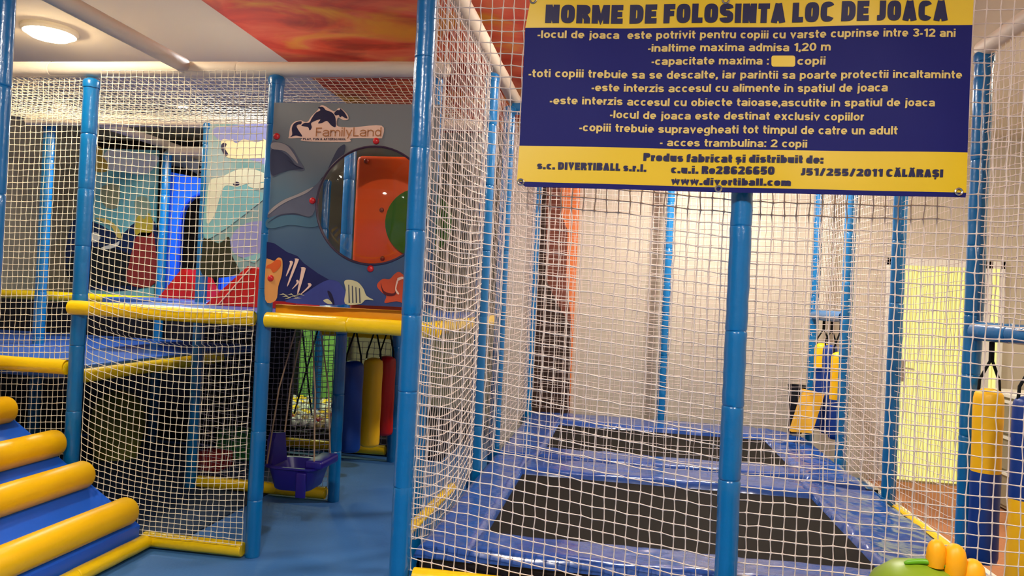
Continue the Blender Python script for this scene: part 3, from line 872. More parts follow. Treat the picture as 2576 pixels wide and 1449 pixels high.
    if ch == '\u0219':
        st, w = g['s']
        return st + [[(w / 2, -0.06), (w / 2 - 0.05, -0.24)]], w
    if ch == '\u0218':
        st, w = g['S']
        return st + [[(w / 2, -0.06), (w / 2 - 0.05, -0.26)]], w
    if ch == '\u0102':
        st, w = g['A']
        return st + [_arc(w / 2, 1.20, 0.16, 0.12, 180, 360, 1, 8)], w
    return g[ch]


def text_mesh(body, s, wf, e, gap):
    vs, fs = [], []
    x = 0.0
    for ch in body:
        if ch == ' ':
            x += (0.30 * wf if s < 0.25 else 0.16) + gap
            continue
        st, w = glyph(ch, s, wf, e)
        hs = min(s, 0.17) / 2 if False else s / 2
        for si, pl in enumerate(st):
            P = [Vector((a, b, 0)) for a, b in pl]
            P = [p for i, p in enumerate(P) if i == 0 or (p - P[i - 1]).length > 1e-4]
            if len(P) < 2:
                continue
            closed = (P[0] - P[-1]).length < 1e-4
            thin = ch in '\u0219\u0218\u0102' and si == len(st) - 1
            h = hs * (0.6 if thin else 1.0)
            n = len(P)
            o = len(vs)
            for i in range(n):
                if closed:
                    d0 = (P[i] - P[i - 1 if i else n - 2]).normalized()
                    d1 = (P[(i + 1) if i < n - 1 else 1] - P[i]).normalized()
                else:
                    d0 = (P[i] - P[i - 1]).normalized() if i else (P[1] - P[0]).normalized()
                    d1 = (P[i + 1] - P[i]).normalized() if i < n - 1 else d0
                t = d0 + d1
                t = t.normalized() if t.length > 0.2 else d0
                nrm = Vector((-t.y, t.x, 0))
                c = max(0.45, nrm.dot(Vector((-d0.y, d0.x, 0))))
                q = h / c
                vs.append(Vector((x + P[i].x + nrm.x * q, P[i].y + nrm.y * q, 0)))
                vs.append(Vector((x + P[i].x - nrm.x * q, P[i].y - nrm.y * q, 0)))
            for i in range(n - 1):
                fs.append((o + 2 * i, o + 2 * i + 1, o + 2 * i + 3, o + 2 * i + 2))
        x += w + gap
    return vs, fs


ROUND = (0.19, 0.92, 0.95, 0.085)     # stroke width, width factor, roundness, gap
BLOCK = (0.275, 0.80, 0.62, 0.07)
LIGHT = (0.12, 1.05, 1.0, 0.10)


def lettering(body, xl, xr, bl, br, tl, tr, surf, m, parent, style):
    """word line fitted between left/right ends, baseline and letter-top heights given on the print"""
    vs, fs = text_mesh(body, *style)
    h1 = 1.0
    x0, x1 = min(v.x for v in vs), max(v.x for v in vs)
    mb = MB()
    out = []
    for v in vs:
        u = (v.x - x0) / (x1 - x0)
        w = v.y / h1
        y = (bl + (br - bl) * u) * (1 - w) + (tl + (tr - tl) * u) * w
        out.append(surf(xl + (xr - xl) * u - (0.05 * (y - (bl + br) / 2)), y))
    mb.add(out, fs)
    return obj('lettering', mb, m, parent, smooth=False)


# ------------------------------------------------------------------ rules banner
SB = 2.742


def surf(px, py, off=0.0):
    P = at(px, py, SB)
    w = 0.010 * math.sin(P.x * 4.1 + 0.6) * (0.4 + 0.6 * (2.7 - P.z)) + 0.004 * math.sin(P.x * 11 + P.z * 6)
    P.y += w - off
    return P


bn = thing('banner', 'large blue and yellow rules banner hanging in front of the net', 'banner', at(1880, 480, SB))


def edge(name, tl, tr, br, bl, m, off=0.0, n=60, k=10):
    def fn(u, v):
        x = (tl[0] + (tr[0] - tl[0]) * u) * (1 - v) + (bl[0] + (br[0] - bl[0]) * u) * v
        bow = lambda a: -2.0 * math.sin(PI * u) * 0
        y = (tl[1] + (tr[1] - tl[1]) * u) * (1 - v) + (bl[1] + (br[1] - bl[1]) * u) * v
        return surf(x, y, off)
    mb = MB().grid(fn, n, k)
    nv = len(mb.v)
    back = MB().grid(lambda u, v: fn(u, v) + Vector((0, 0.002, 0)), n, k)
    mb.add(back.v, back.f)
    return obj(name, mb, m, bn)


edge('header_band', (1336, -1), (2449, -9), (2446, 63), (1322, 72), m_syel)
edge('cloth', (1322, 72), (2446, 63), (2431, 385), (1307, 367), m_sblue)
edge('footer_band', (1307, 367), (2431, 385), (2427, 486), (1301, 457), m_syel)
edge('hem_strip', (1303, 457), (2427, 486), (2425, 498), (1322, 470), m_sblue)
inkT = lambda px, py: surf(px, py, 0.0022)
LINES = [
    ('NORME DE FOLOSINTA LOC DE JOACA', 1372, 2383, 60, 53, 14, 1.5, m_sink, 0.065, 'H'),
    ('-locul de joaca  este potrivit pentru copiii cu varste cuprinse intre 3-12 ani', 1353, 2402, 98, 94, 79, 73, m_stan, 0.028, 'l'),
    ('-inaltime maxima admisa 1,20 m', 1630, 2089, 129, 127.5, 110, 107, m_stan, 0.028, 'l'),
    ('-capacitate maxima :', 1639, 1934, 162, 162, 143, 142, m_stan, 0.028, 'l'),
    ('copii', 2006, 2076, 162.5, 162.5, 142, 142, m_stan, 0.028, 'l'),
    ('-toti copiii trebuie sa se descalte, iar parintii sa poarte protectii incaltaminte', 1330, 2418, 196, 199, 176, 179, m_stan, 0.028, 'l'),
    ('-este interzis accesul cu alimente in spatiul de joaca', 1488, 2230, 230, 232, 211, 211, m_stan, 0.028, 'l'),
    ('-este interzis accesul cu obiecte taioase,ascutite in spatiul de joaca', 1383, 2348, 263.5, 270, 244, 250, m_stan, 0.028, 'l'),
    ('-locul de joaca este destinat exclusiv copiilor', 1534, 2172, 297.5, 304, 278, 284, m_stan, 0.028, 'l'),
    ('-copiii trebuie supravegheati tot timpul de catre un adult', 1457, 2255, 331, 340, 311, 319, m_stan, 0.028, 'l'),
    ('- acces trambulina: 2 copii', 1660, 2030, 366, 371.6, 347, 352, m_stan, 0.028, 'l'),
    ('Produs fabricat \u0219i distribuit de:', 1618, 2071, 404, 411.7, 384, 392, m_sink, 0.045, 'l'),
    ('s.c. DIVERTIBALL s.r.l.', 1351, 1626, 425.4, 431.6, 407, 413, m_sink, 0.045, 'H'),
    ('c.u.i. Ro28626650', 1688, 1948, 434, 439.6, 415, 419, m_sink, 0.045, 'H'),
    ('J51/255/2011 C\u0102L\u0102RA\u0218I', 2014, 2368, 441, 447.5, 423, 428, m_sink, 0.045, 'H'),
    ('www.divertiball.com', 1688, 1989, 462.6, 468, 445, 450, m_sink, 0.045, 'l'),
]
for ln in LINES:
    body, xl, xr, bl, br, tl, tr, m, bold, ref = ln
    lettering(body, xl, xr, bl, br, tl, tr, inkT, m, bn, ROUND if m is m_stan else BLOCK)
# the blanked out number
q = []
for (cx, cy, a0) in ((1995, 145, -90), (1995, 161, 0), (1947, 161, 90), (1947, 145, 180)):
    for k in range(5):
        an = math.radians(a0 + 22.5 * k)
        q.append(surf(cx + 6 * math.cos(an), cy + 6 * math.sin(an), 0.0022))
obj('blank_box', MB().add(q, [tuple(range(len(q)))]), m_syel, bn, smooth=False)
for (x, y) in ((1342, 3), (1826, 0), (1311, 459), (1808, 474), (2407, 484)):
    P = surf(x, y, 0.003)
    ring = [P + Vector((0.011 * math.cos(a), 0, 0.011 * math.sin(a))) for a in [2 * PI * k / 14 for k in range(15)]]
    obj('eyelet', MB().tube(ring, 0.0035, 6, False), m_steel, bn)

# ------------------------------------------------------------------ dolphin panel with bubble window
PY = 3.642
pn = thing('dolphin_panel', 'painted sea panel with leaping dolphin logo and round bubble window', 'panel', at(860, 770, PY))
tl, tr, br_, bl = at(690, 258, PY), at(1106, 263, PY), at(1086, 776, PY), at(667, 756, PY)
cc = at(938, 517, PY)
RR = 0.302
m_sea = bpy.data.materials.new('sea_print')
m_sea.use_nodes = True
nt = m_sea.node_tree
bs = nt.nodes['Principled BSDF']
bs.inputs['Roughness'].default_value = 0.35
tc = nt.nodes.new('ShaderNodeTexCoord')
sx_ = nt.nodes.new('ShaderNodeSeparateXYZ')
nt.links.new(tc.outputs['Object'], sx_.inputs[0])
nz_ = nt.nodes.new('ShaderNodeTexNoise')
nz_.inputs['Scale'].default_value = 3.0
nt.links.new(tc.outputs['Object'], nz_.inputs['Vector'])
ma = nt.nodes.new('ShaderNodeMath')
ma.operation = 'MULTIPLY_ADD'
ma.inputs[1].default_value = 0.35
nt.links.new(nz_.outputs['Fac'], ma.inputs[0])
nt.links.new(sx_.outputs['Z'], ma.inputs[2])
rp = nt.nodes.new('ShaderNodeValToRGB')
for p_ in (0.3, 0.6):
    rp.color_ramp.elements.new(p_)
for e, (p_, c) in zip(rp.color_ramp.elements, ((0.12, (46, 58, 112)), (0.42, (66, 90, 118)), (0.75, (88, 112, 126)), (1.0, (120, 122, 122)))):
    e.position = p_
    e.color = (*lin(c), 1)
nt.links.new(ma.outputs[0], rp.inputs['Fac'])
nt.links.new(rp.outputs['Color'], bs.inputs['Base Color'])
nA = 96
corners = [tl, tr, br_, bl]


def rim_pt(an):
    d = Vector((math.cos(an), 0, math.sin(an)))
    best = 1e9
    for i in range(4):
        a, b = corners[i], corners[(i + 1) % 4]
        e = b - a
        det = d.x * (-e.z) + e.x * d.z
        if abs(det) < 1e-9:
            continue
        w = a - cc
        tt = (w.x * (-e.z) + e.x * w.z) / det
        ss = (d.x * w.z - d.z * w.x) / det
        if tt > 0 and -1e-6 <= ss <= 1 + 1e-6:
            best = min(best, tt)
    return cc + d * best


angs = [2 * PI * k / nA for k in range(nA)]
for c_ in corners:
    angs.append(math.atan2(c_.z - cc.z, c_.x - cc.x) % (2 * PI))
angs = sorted(angs)
inn = [cc + Vector((RR * math.cos(a), 0, RR * math.sin(a))) for a in angs]
out = [rim_pt(a) for a in angs]
K = len(angs)
bk = Vector((0, 0.014, 0))
vs = inn + out + [p + bk for p in inn] + [p + bk for p in out]
fs = []
for i in range(K):
    j = (i + 1) % K
    fs += [(i, j, K + j, K + i), (2 * K + i, 3 * K + i, 3 * K + j, 2 * K + j), (i, 2 * K + i, 2 * K + j, j), (K + i, K + j, 3 * K + j, 3 * K + i)]
obj('board', MB().add(vs, fs), m_sea, pn, smooth=False)
A = lambda name, pts, lay, m, curve=True: art(name, pts, PY - 0.0015 * lay, m, pn, 0.0012, curve)
p_navy = mat('print_navy', (34, 36, 84), 0.35, 0.4, 0.25, 7)
p_slate = mat('print_slate', (94, 96, 110), 0.35, 0.4, 0.25, 8)
p_slate2 = mat('print_dark_slate', (60, 62, 82), 0.35, 0.4, 0.2, 8)
p_grey = mat('print_grey', (156, 146, 142), 0.35, 0.4, 0.2, 8)
p_teal = mat('print_teal', (76, 108, 126), 0.35, 0.4, 0.12, 6)
p_pink = mat('print_pale_peach', (236, 196, 172), 0.4, 0.3)
p_cream = mat('print_cream', (206, 196, 150), 0.4, 0.3)
p_ink = mat('print_logo_ink', (40, 34, 62), 0.4, 0.3)
p_bronze = mat('print_bronze', (176, 116, 74), 0.4, 0.3)
p_or = mat('print_coral_orange', (214, 92, 40), 0.4, 0.3, 0.15, 9)
p_tan = mat('print_coral_tan', (220, 150, 82), 0.4, 0.3, 0.15, 9)
p_fish = mat('print_clownfish', (200, 78, 46), 0.4, 0.3, 0.15, 9)
p_fishd = mat('print_fish_dark', (90, 30, 34), 0.4, 0.3)


def hole_clip(pts):          # keeps printed shapes off the bubble opening
    o = []
    for (x, y) in pts:
        P = at(x, y, PY)
        v = P - cc
        L = math.hypot(v.x, v.z)
        if L < RR + 0.008:
            k = (RR + 0.008) / max(L, 1e-6)
            v = Vector((v.x * k, 0, v.z * k))
            P = cc + v
            # back to photo coordinates
            dd = P - CAM
            zc = dd.dot(_Fw)
            x, y = W / 2 + FPX * dd.dot(_R) / zc, H / 2 - FPX * dd.dot(_U) / zc
        o.append((x, y))
    return o


arc = lambda a0, a1, n: hole_clip([(938 + 120 * math.cos(math.radians(a0 + (a1 - a0) * k / n)), 517 + 120 * math.sin(math.radians(a0 + (a1 - a0) * k / n))) for k in range(n + 1)])
# deep water at the bottom
A('deep_water_print', [(671, 608), (690, 612), (722, 634), (748, 644), (764, 662), (800, 688), (842, 712), (868, 734), (884, 767), (668, 755)], 1, p_navy, False)
A('sand_bank_print', [(720, 760), (760, 742), (800, 716), (830, 704), (858, 716), (868, 766)], 2, mat('print_mid_blue', (62, 70, 136), 0.35, 0.4, 0.25, 10))
# left dolphin head
A('dolphin_print', [(682, 360), (700, 357), (722, 364), (738, 376), (750, 398), (766, 424), (758, 430), (730, 428), (705, 436), (681, 440)], 2, p_slate)
A('dolphin_shade', [(682, 378), (706, 380), (728, 396), (744, 416), (764, 424), (732, 427), (706, 434), (682, 438)], 3, p_slate2)
A('dolphin_highlight', [(684, 360), (704, 359), (724, 368), (742, 392), (750, 412), (736, 398), (716, 380), (684, 374)], 4, p_grey)
# middle dolphin: snout, body into the bubble rim, fin
A('dolphin_print', [(674, 548), (680, 528), (708, 505), (748, 488), (790, 468), (810, 448), (822, 438)] + arc(222, 178, 6) + [(780, 545), (740, 536), (704, 540)], 2, p_slate)
A('dolphin_highlight', [(675, 540), (682, 526), (712, 504), (750, 488), (788, 470), (770, 486), (728, 504), (700, 520)], 3, p_grey)
A('dolphin_belly', [(672, 552), (704, 540), (742, 537), (785, 548)] + arc(172, 160, 3) + [(780, 572), (730, 566), (690, 574), (670, 571)], 3, p_teal)
A('dolphin_fin', [(868, 364), (864, 392), (852, 404), (832, 424), (824, 428), (840, 392), (852, 372)], 3, p_slate2)
A('mouth_line', [(674, 560), (704, 543), (742, 540), (782, 549), (742, 537), (704, 540)], 4, p_slate2)
A('mouth_line', [(722, 402), (740, 414), (764, 425), (742, 417)], 5, p_ink)
# logo
A('logo_ground', [(727, 342), (731, 318), (742, 306), (757, 303), (764, 306), (774, 306), (784, 292), (800, 276), (806, 266), (816, 266), (832, 276), (842, 280), (852, 272),
                  (862, 276), (874, 288), (876, 300), (864, 302), (850, 296), (848, 316), (870, 320), (892, 320), (960, 316), (962, 344), (950, 348), (884, 348), (874, 357),
                  (764, 355), (760, 347), (728, 348)], 2, p_pink)
A('logo_dolphin', [(758, 316), (766, 309), (778, 308), (784, 298), (794, 284), (806, 277), (800, 270), (812, 269), (820, 277), (832, 281), (840, 288), (844, 300), (844, 319), (834, 316),
                   (822, 304), (810, 309), (800, 310), (806, 300), (792, 304), (782, 310), (784, 320), (779, 328), (775, 320), (766, 318)], 3, p_ink)
A('logo_dolphin', [(841, 284), (848, 277), (854, 277), (856, 273), (861, 277), (868, 285), (874, 297), (868, 297), (860, 292), (855, 295), (852, 289), (844, 290)], 3, p_ink)
A('logo_dolphin', [(730, 345), (735, 338), (734, 324), (738, 313), (746, 307), (758, 305), (757, 312), (750, 313), (746, 318), (751, 328), (760, 343), (746, 341), (738, 342)], 3, p_ink)
flat = lambda px, py: at(px, py, PY - 0.0062)
lettering('FamilyLand', 794, 959, 343, 343, 321, 320, flat, p_bronze, pn, LIGHT)
lettering('PLAY, FUN & AFTERSCHOOL', 762, 870, 352.5, 352.5, 347, 347, flat, p_ink, pn, ROUND)
# corals
A('coral_print', [(669, 660), (676, 652), (690, 656), (700, 648), (710, 655), (709, 690), (700, 720), (694, 755), (667, 754)], 3, p_tan)
A('coral_print', [(672, 668), (684, 662), (694, 654), (706, 656), (704, 672), (688, 686), (680, 676), (670, 675)], 4, p_or)
for (x0, y0, x1, y1, w) in ((721, 692, 732, 660, 4), (725, 714, 745, 654, 5), (750, 734, 762, 676, 6), (757, 740, 778, 716, 4), (736, 726, 748, 708, 3)):
    A('tube_coral_print', [(x0 - w / 3, y0), (x0 + w / 3, y0), (x1 + w, y1 + 4), (x1 + w, y1 - 2), (x1, y1 - 4), (x1 - w, y1 - 2), (x1 - w * 0.7, y1 + 4)], 3, p_pink)
for k in range(7):
    x0 = 702 + 7 * k
    A('reef_line_print', [(x0, 742 + (k % 3) * 5), (x0 + 10, 738 + (k % 3) * 5), (x0 + 22, 744 + (k % 2) * 6), (x0 + 10, 741 + (k % 3) * 5)], 3, p_cream)
# striped fish fin, banner fish, clownfish
A('striped_fish_print', [(866, 708), (880, 704), (900, 710), (914, 726), (922, 744), (940, 755), (920, 754), (905, 765), (868, 764), (870, 730)], 3, p_cream)
for k in range(4):
    x0 = 876 + 9 * k
    A('fish_stripe_print', [(x0, 716 + 3 * k), (x0 + 2, 716 + 3 * k), (x0 + 4, 762), (x0 + 1, 762)], 4, p_slate2, False)
A('moorish_fish_print', [(813, 756), (823, 752), (830, 756), (836, 764), (824, 764)], 3, p_cream)
A('moorish_fin_print', [(824, 731), (832, 736), (838, 750), (841, 765), (836, 764), (826, 742)], 3, p_ink)
A('clownfish_print', [(948, 718), (962, 702), (980, 702), (992, 690), (1003, 684), (1015, 692), (1024, 706), (1022, 730), (1020, 748), (1022, 765), (998, 758), (968, 762), (972, 745), (960, 735)], 3, p_fish)
A('clownfish_shade', [(958, 712), (966, 732), (990, 738), (998, 724), (994, 742), (974, 744), (962, 734)], 4, p_fishd)
for pts in ([(1000, 700), (1012, 696), (1022, 703), (1024, 712), (1014, 702), (1002, 706)], [(998, 706), (1002, 706), (997, 726), (1004, 738), (1000, 740), (994, 728)]):
    A('clownfish_band', pts, 5, p_pink)
# red screw caps
for (x, y) in ((696, 343), (946, 355), (786, 505), (932, 676), (681, 700)):
    P = at(x, y, PY - 0.004)
    obj('screw_cap', MB().ell(P, (0.0175, 0.012, 0.0175), 16, 10), m_bolt, pn)
# bubble window
m_glass = bpy.data.materials.new('clear_acrylic')
m_glass.use_nodes = True
nt = m_glass.node_tree
nt.nodes.remove(nt.nodes['Principled BSDF'])
tr_ = nt.nodes.new('ShaderNodeBsdfTransparent')
tr_.inputs[0].default_value = (0.90, 0.89, 0.86, 1)
gl = nt.nodes.new('ShaderNodeBsdfGlossy')
gl.inputs['Roughness'].default_value = 0.04
fz = nt.nodes.new('ShaderNodeFresnel')
fz.inputs['IOR'].default_value = 1.45
mxs = nt.nodes.new('ShaderNodeMixShader')
nt.links.new(fz.outputs[0], mxs.inputs[0])
nt.links.new(tr_.outputs[0], mxs.inputs[1])
nt.links.new(gl.outputs[0], mxs.inputs[2])
nt.links.new(mxs.outputs[0], nt.nodes['Material Output'].inputs[0])
bub = obj('bubble_window', MB().grid(lambda u, v: cc + Vector((RR * math.sin(v * 1.35) / math.sin(1.35) * math.cos(2 * PI * u), -0.16 * (math.cos(v * 1.35) - math.cos(1.35)) / (1 - math.cos(1.35)),
                                                              RR * math.sin(v * 1.35) / math.sin(1.35) * math.sin(2 * PI * u))), 48, 14), m_glass, pn)
ringp = [cc + Vector(((RR + 0.002) * math.cos(2 * PI * k / 64), -0.003, (RR + 0.002) * math.sin(2 * PI * k / 64))) for k in range(65)]
obj('window_rim', MB().tube(ringp, 0.006, 6, False), mat('rim_dark', (60, 44, 66), 0.4), bub)

# orange play board with green disc behind the bubble
ob = thing('play_board', 'orange padded board with a big green disc seen through the bubble window', 'board', (-1.32, 3.98, 1.302))
a0 = at(893, 500, 3.98)
obj('pad', MB().box((a0.x, 3.97, 1.302), (a0.x + 0.43, 4.03, at(940, 392, 3.98).z), 0.025), m_orange, ob)
g = at(1052, 560, 3.95)
bmg = [(g + Vector((0.19 * math.cos(2 * PI * k / 40), 0, 0.19 * math.sin(2 * PI * k / 40)))) for k in range(40)]
obj('disc', MB().prism(bmg, (0, 0.016, 0)), m_green, ob)
for (x, y) in ((960, 528), (962, 650), (921, 405)):
    P = at(x, y, 3.965)
    obj('screw_cap', MB().ell(P, (0.014, 0.008, 0.014), 12, 8), mat('dark_orange', (150, 44, 10), 0.4), ob)

# ------------------------------------------------------------------ rear dolphin panel
QY = 4.765
rn = thing('dolphin_panel', 'rear sea panel with a pale dolphin head behind the cream net', 'panel', at(620, 690, QY))
q = [at(522, 312, QY), at(745, 312, QY), at(730, 690, QY), at(505, 690, QY)]
obj('board', MB().prism(q, (0, 0.014, 0)), ramp_mat('sea_print_green', [(0.35, (96, 138, 138)), (0.5, (120, 152, 148)), (0.65, (140, 158, 158))], 2.2, 3, 0.5, rough=0.35), rn, smooth=False)
B = lambda name, pts, lay, m, curve=True: art(name, pts, QY - 0.0015 * lay, m, rn, 0.0012, curve)
p_pale = mat('print_pale_dolphin', (206, 206, 178), 0.4, 0.3, 0.12, 9)
p_aqua = mat('print_aqua', (120, 172, 172), 0.4, 0.3, 0.15, 6)
p_lilac = mat('print_lilac', (130, 132, 176), 0.4, 0.3, 0.15, 7)
B('sky_print', [(545, 320), (740, 320), (735, 420), (640, 405), (560, 360)], 1, p_lilac)
B('logo_ground', [(556, 360), (562, 350), (580, 352), (600, 345), (640, 352), (668, 352), (674, 392), (640, 398), (575, 397), (566, 380)], 2, mat('print_cream_peach', (236, 206, 156), 0.4, 0.3))
B('logo_dolphin', [(586, 352), (600, 338), (622, 335), (636, 346), (654, 334), (660, 352), (640, 356), (612, 350), (596, 360)], 3, p_lilac)
B('logo_dolphin', [(556, 372), (560, 360), (570, 362), (566, 374), (574, 388), (566, 392)], 3, p_ink)
B('dolphin_print', [(526, 460), (556, 446), (588, 430), (620, 422), (652, 430), (672, 444), (690, 452), (676, 458), (640, 478), (672, 490), (640, 520), (596, 554), (560, 580), (516, 600), (512, 540)], 3, p_aqua)
B('dolphin_head', [(526, 460), (556, 446), (588, 430), (620, 422), (652, 430), (688, 450), (660, 458), (622, 462), (596, 470), (566, 468), (552, 500), (540, 540), (520, 560)], 4, p_pale)
B('dolphin_jaw', [(622, 464), (660, 460), (686, 454), (672, 470), (640, 474)], 4, p_pale)
B('dolphin_eye', [(586, 462), (594, 457), (602, 460), (600, 466), (590, 467)], 5, p_ink)
B('rock_print', [(512, 600), (550, 612), (576, 596), (582, 640), (600, 690), (508, 690)], 2, mat('print_dark_olive', (44, 44, 26), 0.4, 0.3, 0.3, 8))
B('bubble_print', [(580, 600), (610, 566), (660, 556), (700, 570), (690, 630), (640, 650), (592, 640)], 2, p_lilac)
B('fin_print', [(610, 650), (640, 640), (672, 632), (640, 662)], 3, p_aqua)

# ------------------------------------------------------------------ underwater mural and blue arch panel
UY = 6.55
um = thing('underwater_mural', 'teal underwater mural with yellow bottle and red coral behind the net', 'mural', at(310, 690, UY))
q = [at(205, 372, UY), at(398, 378, UY), at(392, 715, UY), at(180, 715, UY)]
q[2].z = q[3].z = 0.0
obj('board', MB().prism(q, (0, 0.02, 0)), ramp_mat('underwater_print', [(0.35, (84, 160, 176)), (0.5, (118, 190, 200)), (0.65, (160, 214, 220))], 1.5, 4, 0.6, rough=0.4), um, smooth=False)
D = lambda name, pts, lay, m, curve=True: art(name, pts, UY - 0.004 * lay, m, um, 0.003, curve)
D('foam_print', [(270, 378), (330, 380), (396, 392), (388, 420), (360, 440), (300, 430), (262, 420)], 1, mat('print_foam', (214, 222, 236), 0.4, 0.3, 0.2, 9))
D('deep_print', [(180, 560), (240, 560), (300, 590), (340, 560), (390, 560), (390, 714), (182, 714)], 1, mat('print_deep', (18, 40, 82), 0.4, 0.3, 0.4, 7))
D('dark_seabed_print', [(182, 640), (260, 620), (330, 640), (380, 660), (378, 712), (184, 712)], 2, mat('print_seabed', (18, 26, 34), 0.4, 0.3, 0.3, 9))
D('bottle_print', [(236, 372), (256, 372), (258, 392), (270, 410), (270, 430), (238, 428)], 2, mat('print_ochre', (188, 160, 70), 0.4, 0.3, 0.15, 9))
D('ship_print', [(258, 468), (298, 466), (300, 500), (292, 524), (268, 522), (254, 500)], 2, mat('print_khaki', (150, 156, 126), 0.4, 0.3, 0.15, 9))
D('rock_print', [(338, 510), (350, 494), (372, 500), (380, 540), (366, 570), (346, 560)], 2, mat('print_sage', (150, 172, 150), 0.4, 0.3, 0.2, 9))
D('yellow_coral_print', [(340, 556), (352, 540), (362, 552), (374, 536), (384, 560), (378, 590), (352, 596), (338, 584)], 3, mat('print_yellow_coral', (196, 172, 60), 0.4, 0.3, 0.3, 18))
D('red_coral_print', [(346, 590), (372, 586), (388, 596), (390, 712), (322, 712), (330, 640)], 3, mat('print_red_coral', (150, 50, 48), 0.4, 0.3, 0.3, 14))
D('fish_stripe_print', [(240, 548), (270, 552), (296, 572), (306, 598), (294, 596), (280, 570), (258, 558)], 3, mat('print_pale_yellow', (220, 196, 110), 0.4, 0.3))
D('fish_print', [(222, 592), (240, 584), (252, 598), (240, 610), (226, 604)], 3, m_white)
D('fish_tail_print', [(256, 622), (290, 612), (300, 606), (294, 620), (262, 628)], 3, m_white)

AY = 6.10
ap = thing('arch_panel', 'bright blue plastic arch panel with a dark opening at the back', 'panel', at(470, 690, AY))
x0, x1, x2 = at(418, 560, AY).x, at(455, 560, AY).x, at(580, 560, AY).x
cx = at(508, 560, AY).x
zs = at(500, 560, AY).z
ztop0, ztop1 = at(420, 432, AY).z, at(560, 468, AY).z
poly = [(x0, 1.225), (x1, 1.225), (x1, zs)]
Rr = cx - x1
for k in range(1, 13):
    an = PI - PI * k / 12
    poly.append((cx + Rr * math.cos(an), zs + Rr * 1.25 * math.sin(an)))
poly += [(cx + Rr, 1.225), (x2 + 0.12, 1.225), (x2 + 0.12, ztop1), (x0, ztop0)]
obj('arch_board', MB().prism([(x, AY, z) for x, z in poly], (0, 0.05, 0)), mat('arch_blue', (30, 96, 240), 0.3, 0.5), ap, smooth=False)
obj('arch_trim', MB().tube([(x1, AY - 0.004, 1.24)] + [(x, AY - 0.004, z) for x, z in poly[2:15]] + [(cx + Rr, AY - 0.004, 1.24)], 0.012, 8), mat('arch_trim_blue', (20, 60, 190), 0.3), ap)
net('dark net behind the blue arch opening', (x1 - 0.05, 6.42, 0.02), (0.9, 0, 0), (0, 0, 2.55), 0.05, 0.006, None, m=m_dark, fine=False, seed=17)
tag(obj('tube_slide', MB().tube([at(428, 396, 7.1), at(462, 400, 7.0), at(500, 416, 6.9), at(560, 452, 6.8)], 0.085, 20), mat('slide_white', (196, 206, 226), 0.35), loc=at(460, 396, 6.9)), 'pale curved slide tube above the blue arch', 'slide')

# ------------------------------------------------------------------ swing
sx, sy, sz = -1.885, 4.2, 0.335
sw = thing('bucket_swing', 'purple plastic bucket swing hanging under the yellow rail', 'swing', (sx, sy, sz))


def bucket():
    w0, w1, d0, d1 = 0.125, 0.19, 0.13, 0.17
    mb = MB()
    sec = []
    for (z, w, d) in ((-0.10, w0, d0), (-0.09, w0 + 0.012, d0 + 0.01), (0.02, w1 - 0.02, d1 - 0.01), (0.05, w1 - 0.01, d1), (0.055, w1 + 0.012, d1 + 0.012), (0.068, w1 + 0.012, d1 + 0.012)):
        sec.append((z, w, d))
    n = 32
    vs, fs = [], []

    def ring(z, w, d):
        r_ = []
        for k in range(n):
            a = 2 * PI * k / n
            c, s = math.cos(a), math.sin(a)
            e = 0.45
            r_.append(Vector((sx + w * math.copysign(abs(c) ** e, c), sy + d * math.copysign(abs(s) ** e, s), sz + z)))
        return r_
    rings = [ring(*q_) for q_ in sec] + [ring(0.066, w1 - 0.018, d1 - 0.018), ring(-0.07, w0 - 0.012, d0 - 0.012)]
    for r_ in rings:
        vs += r_
    for i in range(len(rings) - 1):
        for k in range(n):
            k2 = (k + 1) % n
            fs.append((i * n + k, i * n + k2, (i + 1) * n + k2, (i + 1) * n + k))
    fs.append(tuple(range(n)))
    fs.append(tuple((len(rings) - 1) * n + k for k in range(n)))
    return mb.add(vs, fs)


SW = 0.85


def shrink(mb):
    o = Vector((sx, sy, sz))
    mb.v = [o + (v - o) * SW for v in mb.v]
    return mb


obj('seat', shrink(bucket()), m_purple, sw)
obj('backrest', shrink(MB().prism([(sx - 0.20, sy - 0.10, sz + 0.05), (sx - 0.20, sy + 0.12, sz + 0.05), (sx - 0.215, sy + 0.10, sz + 0.25), (sx - 0.215, sy - 0.04, sz + 0.27), (sx - 0.21, sy - 0.08, sz + 0.22)], (0.05, 0, 0.0))), m_purple, sw, ang=30)
obj('front_bar', shrink(MB().box((sx + 0.10, sy - 0.15, sz + 0.06), (sx + 0.23, sy + 0.15, sz + 0.12), 0.018)), m_purple, sw)
obj('side_tab', shrink(MB().box((sx + 0.06, sy - 0.185, sz - 0.13), (sx + 0.13, sy - 0.165, sz + 0.04), 0.008)), m_purple, sw)
for (dx, dy, tx) in ((-0.19, -0.11, 0.05), (-0.19, 0.11, 0.05), (0.17, -0.14, -0.02), (0.17, 0.14, -0.02)):
    obj('rope', MB().tube([(sx + dx * SW, sy + dy * SW, sz + 0.05), (sx + dx * 0.75 + tx * 0.5, sy + dy * 0.7, sz + 0.5), (sx + dx * 0.45 + tx, sy + dy * 0.4, 1.235)], 0.0045, 6), m_rope, sw)

cr = thing('hanging_ropes', 'pair of dark crossing ropes hanging in front of the green board', 'ropes', at(770, 1042, 5.6))
for a_, b_ in (((757, 800), (784, 1044)), ((808, 800), (740, 1040))):
    dy_ = 0.0 if a_[0] < 780 else 0.03
    obj('rope', MB().tube([at(a_[0], a_[1], 5.6 + dy_), at((a_[0] + b_[0]) / 2, (a_[1] + b_[1]) / 2, 5.6 + dy_), at(b_[0], b_[1], 5.6 + dy_)], 0.007, 6), mat('dark_green_rope', (14, 44, 20), 0.8), cr)

# ------------------------------------------------------------------ hanging bags


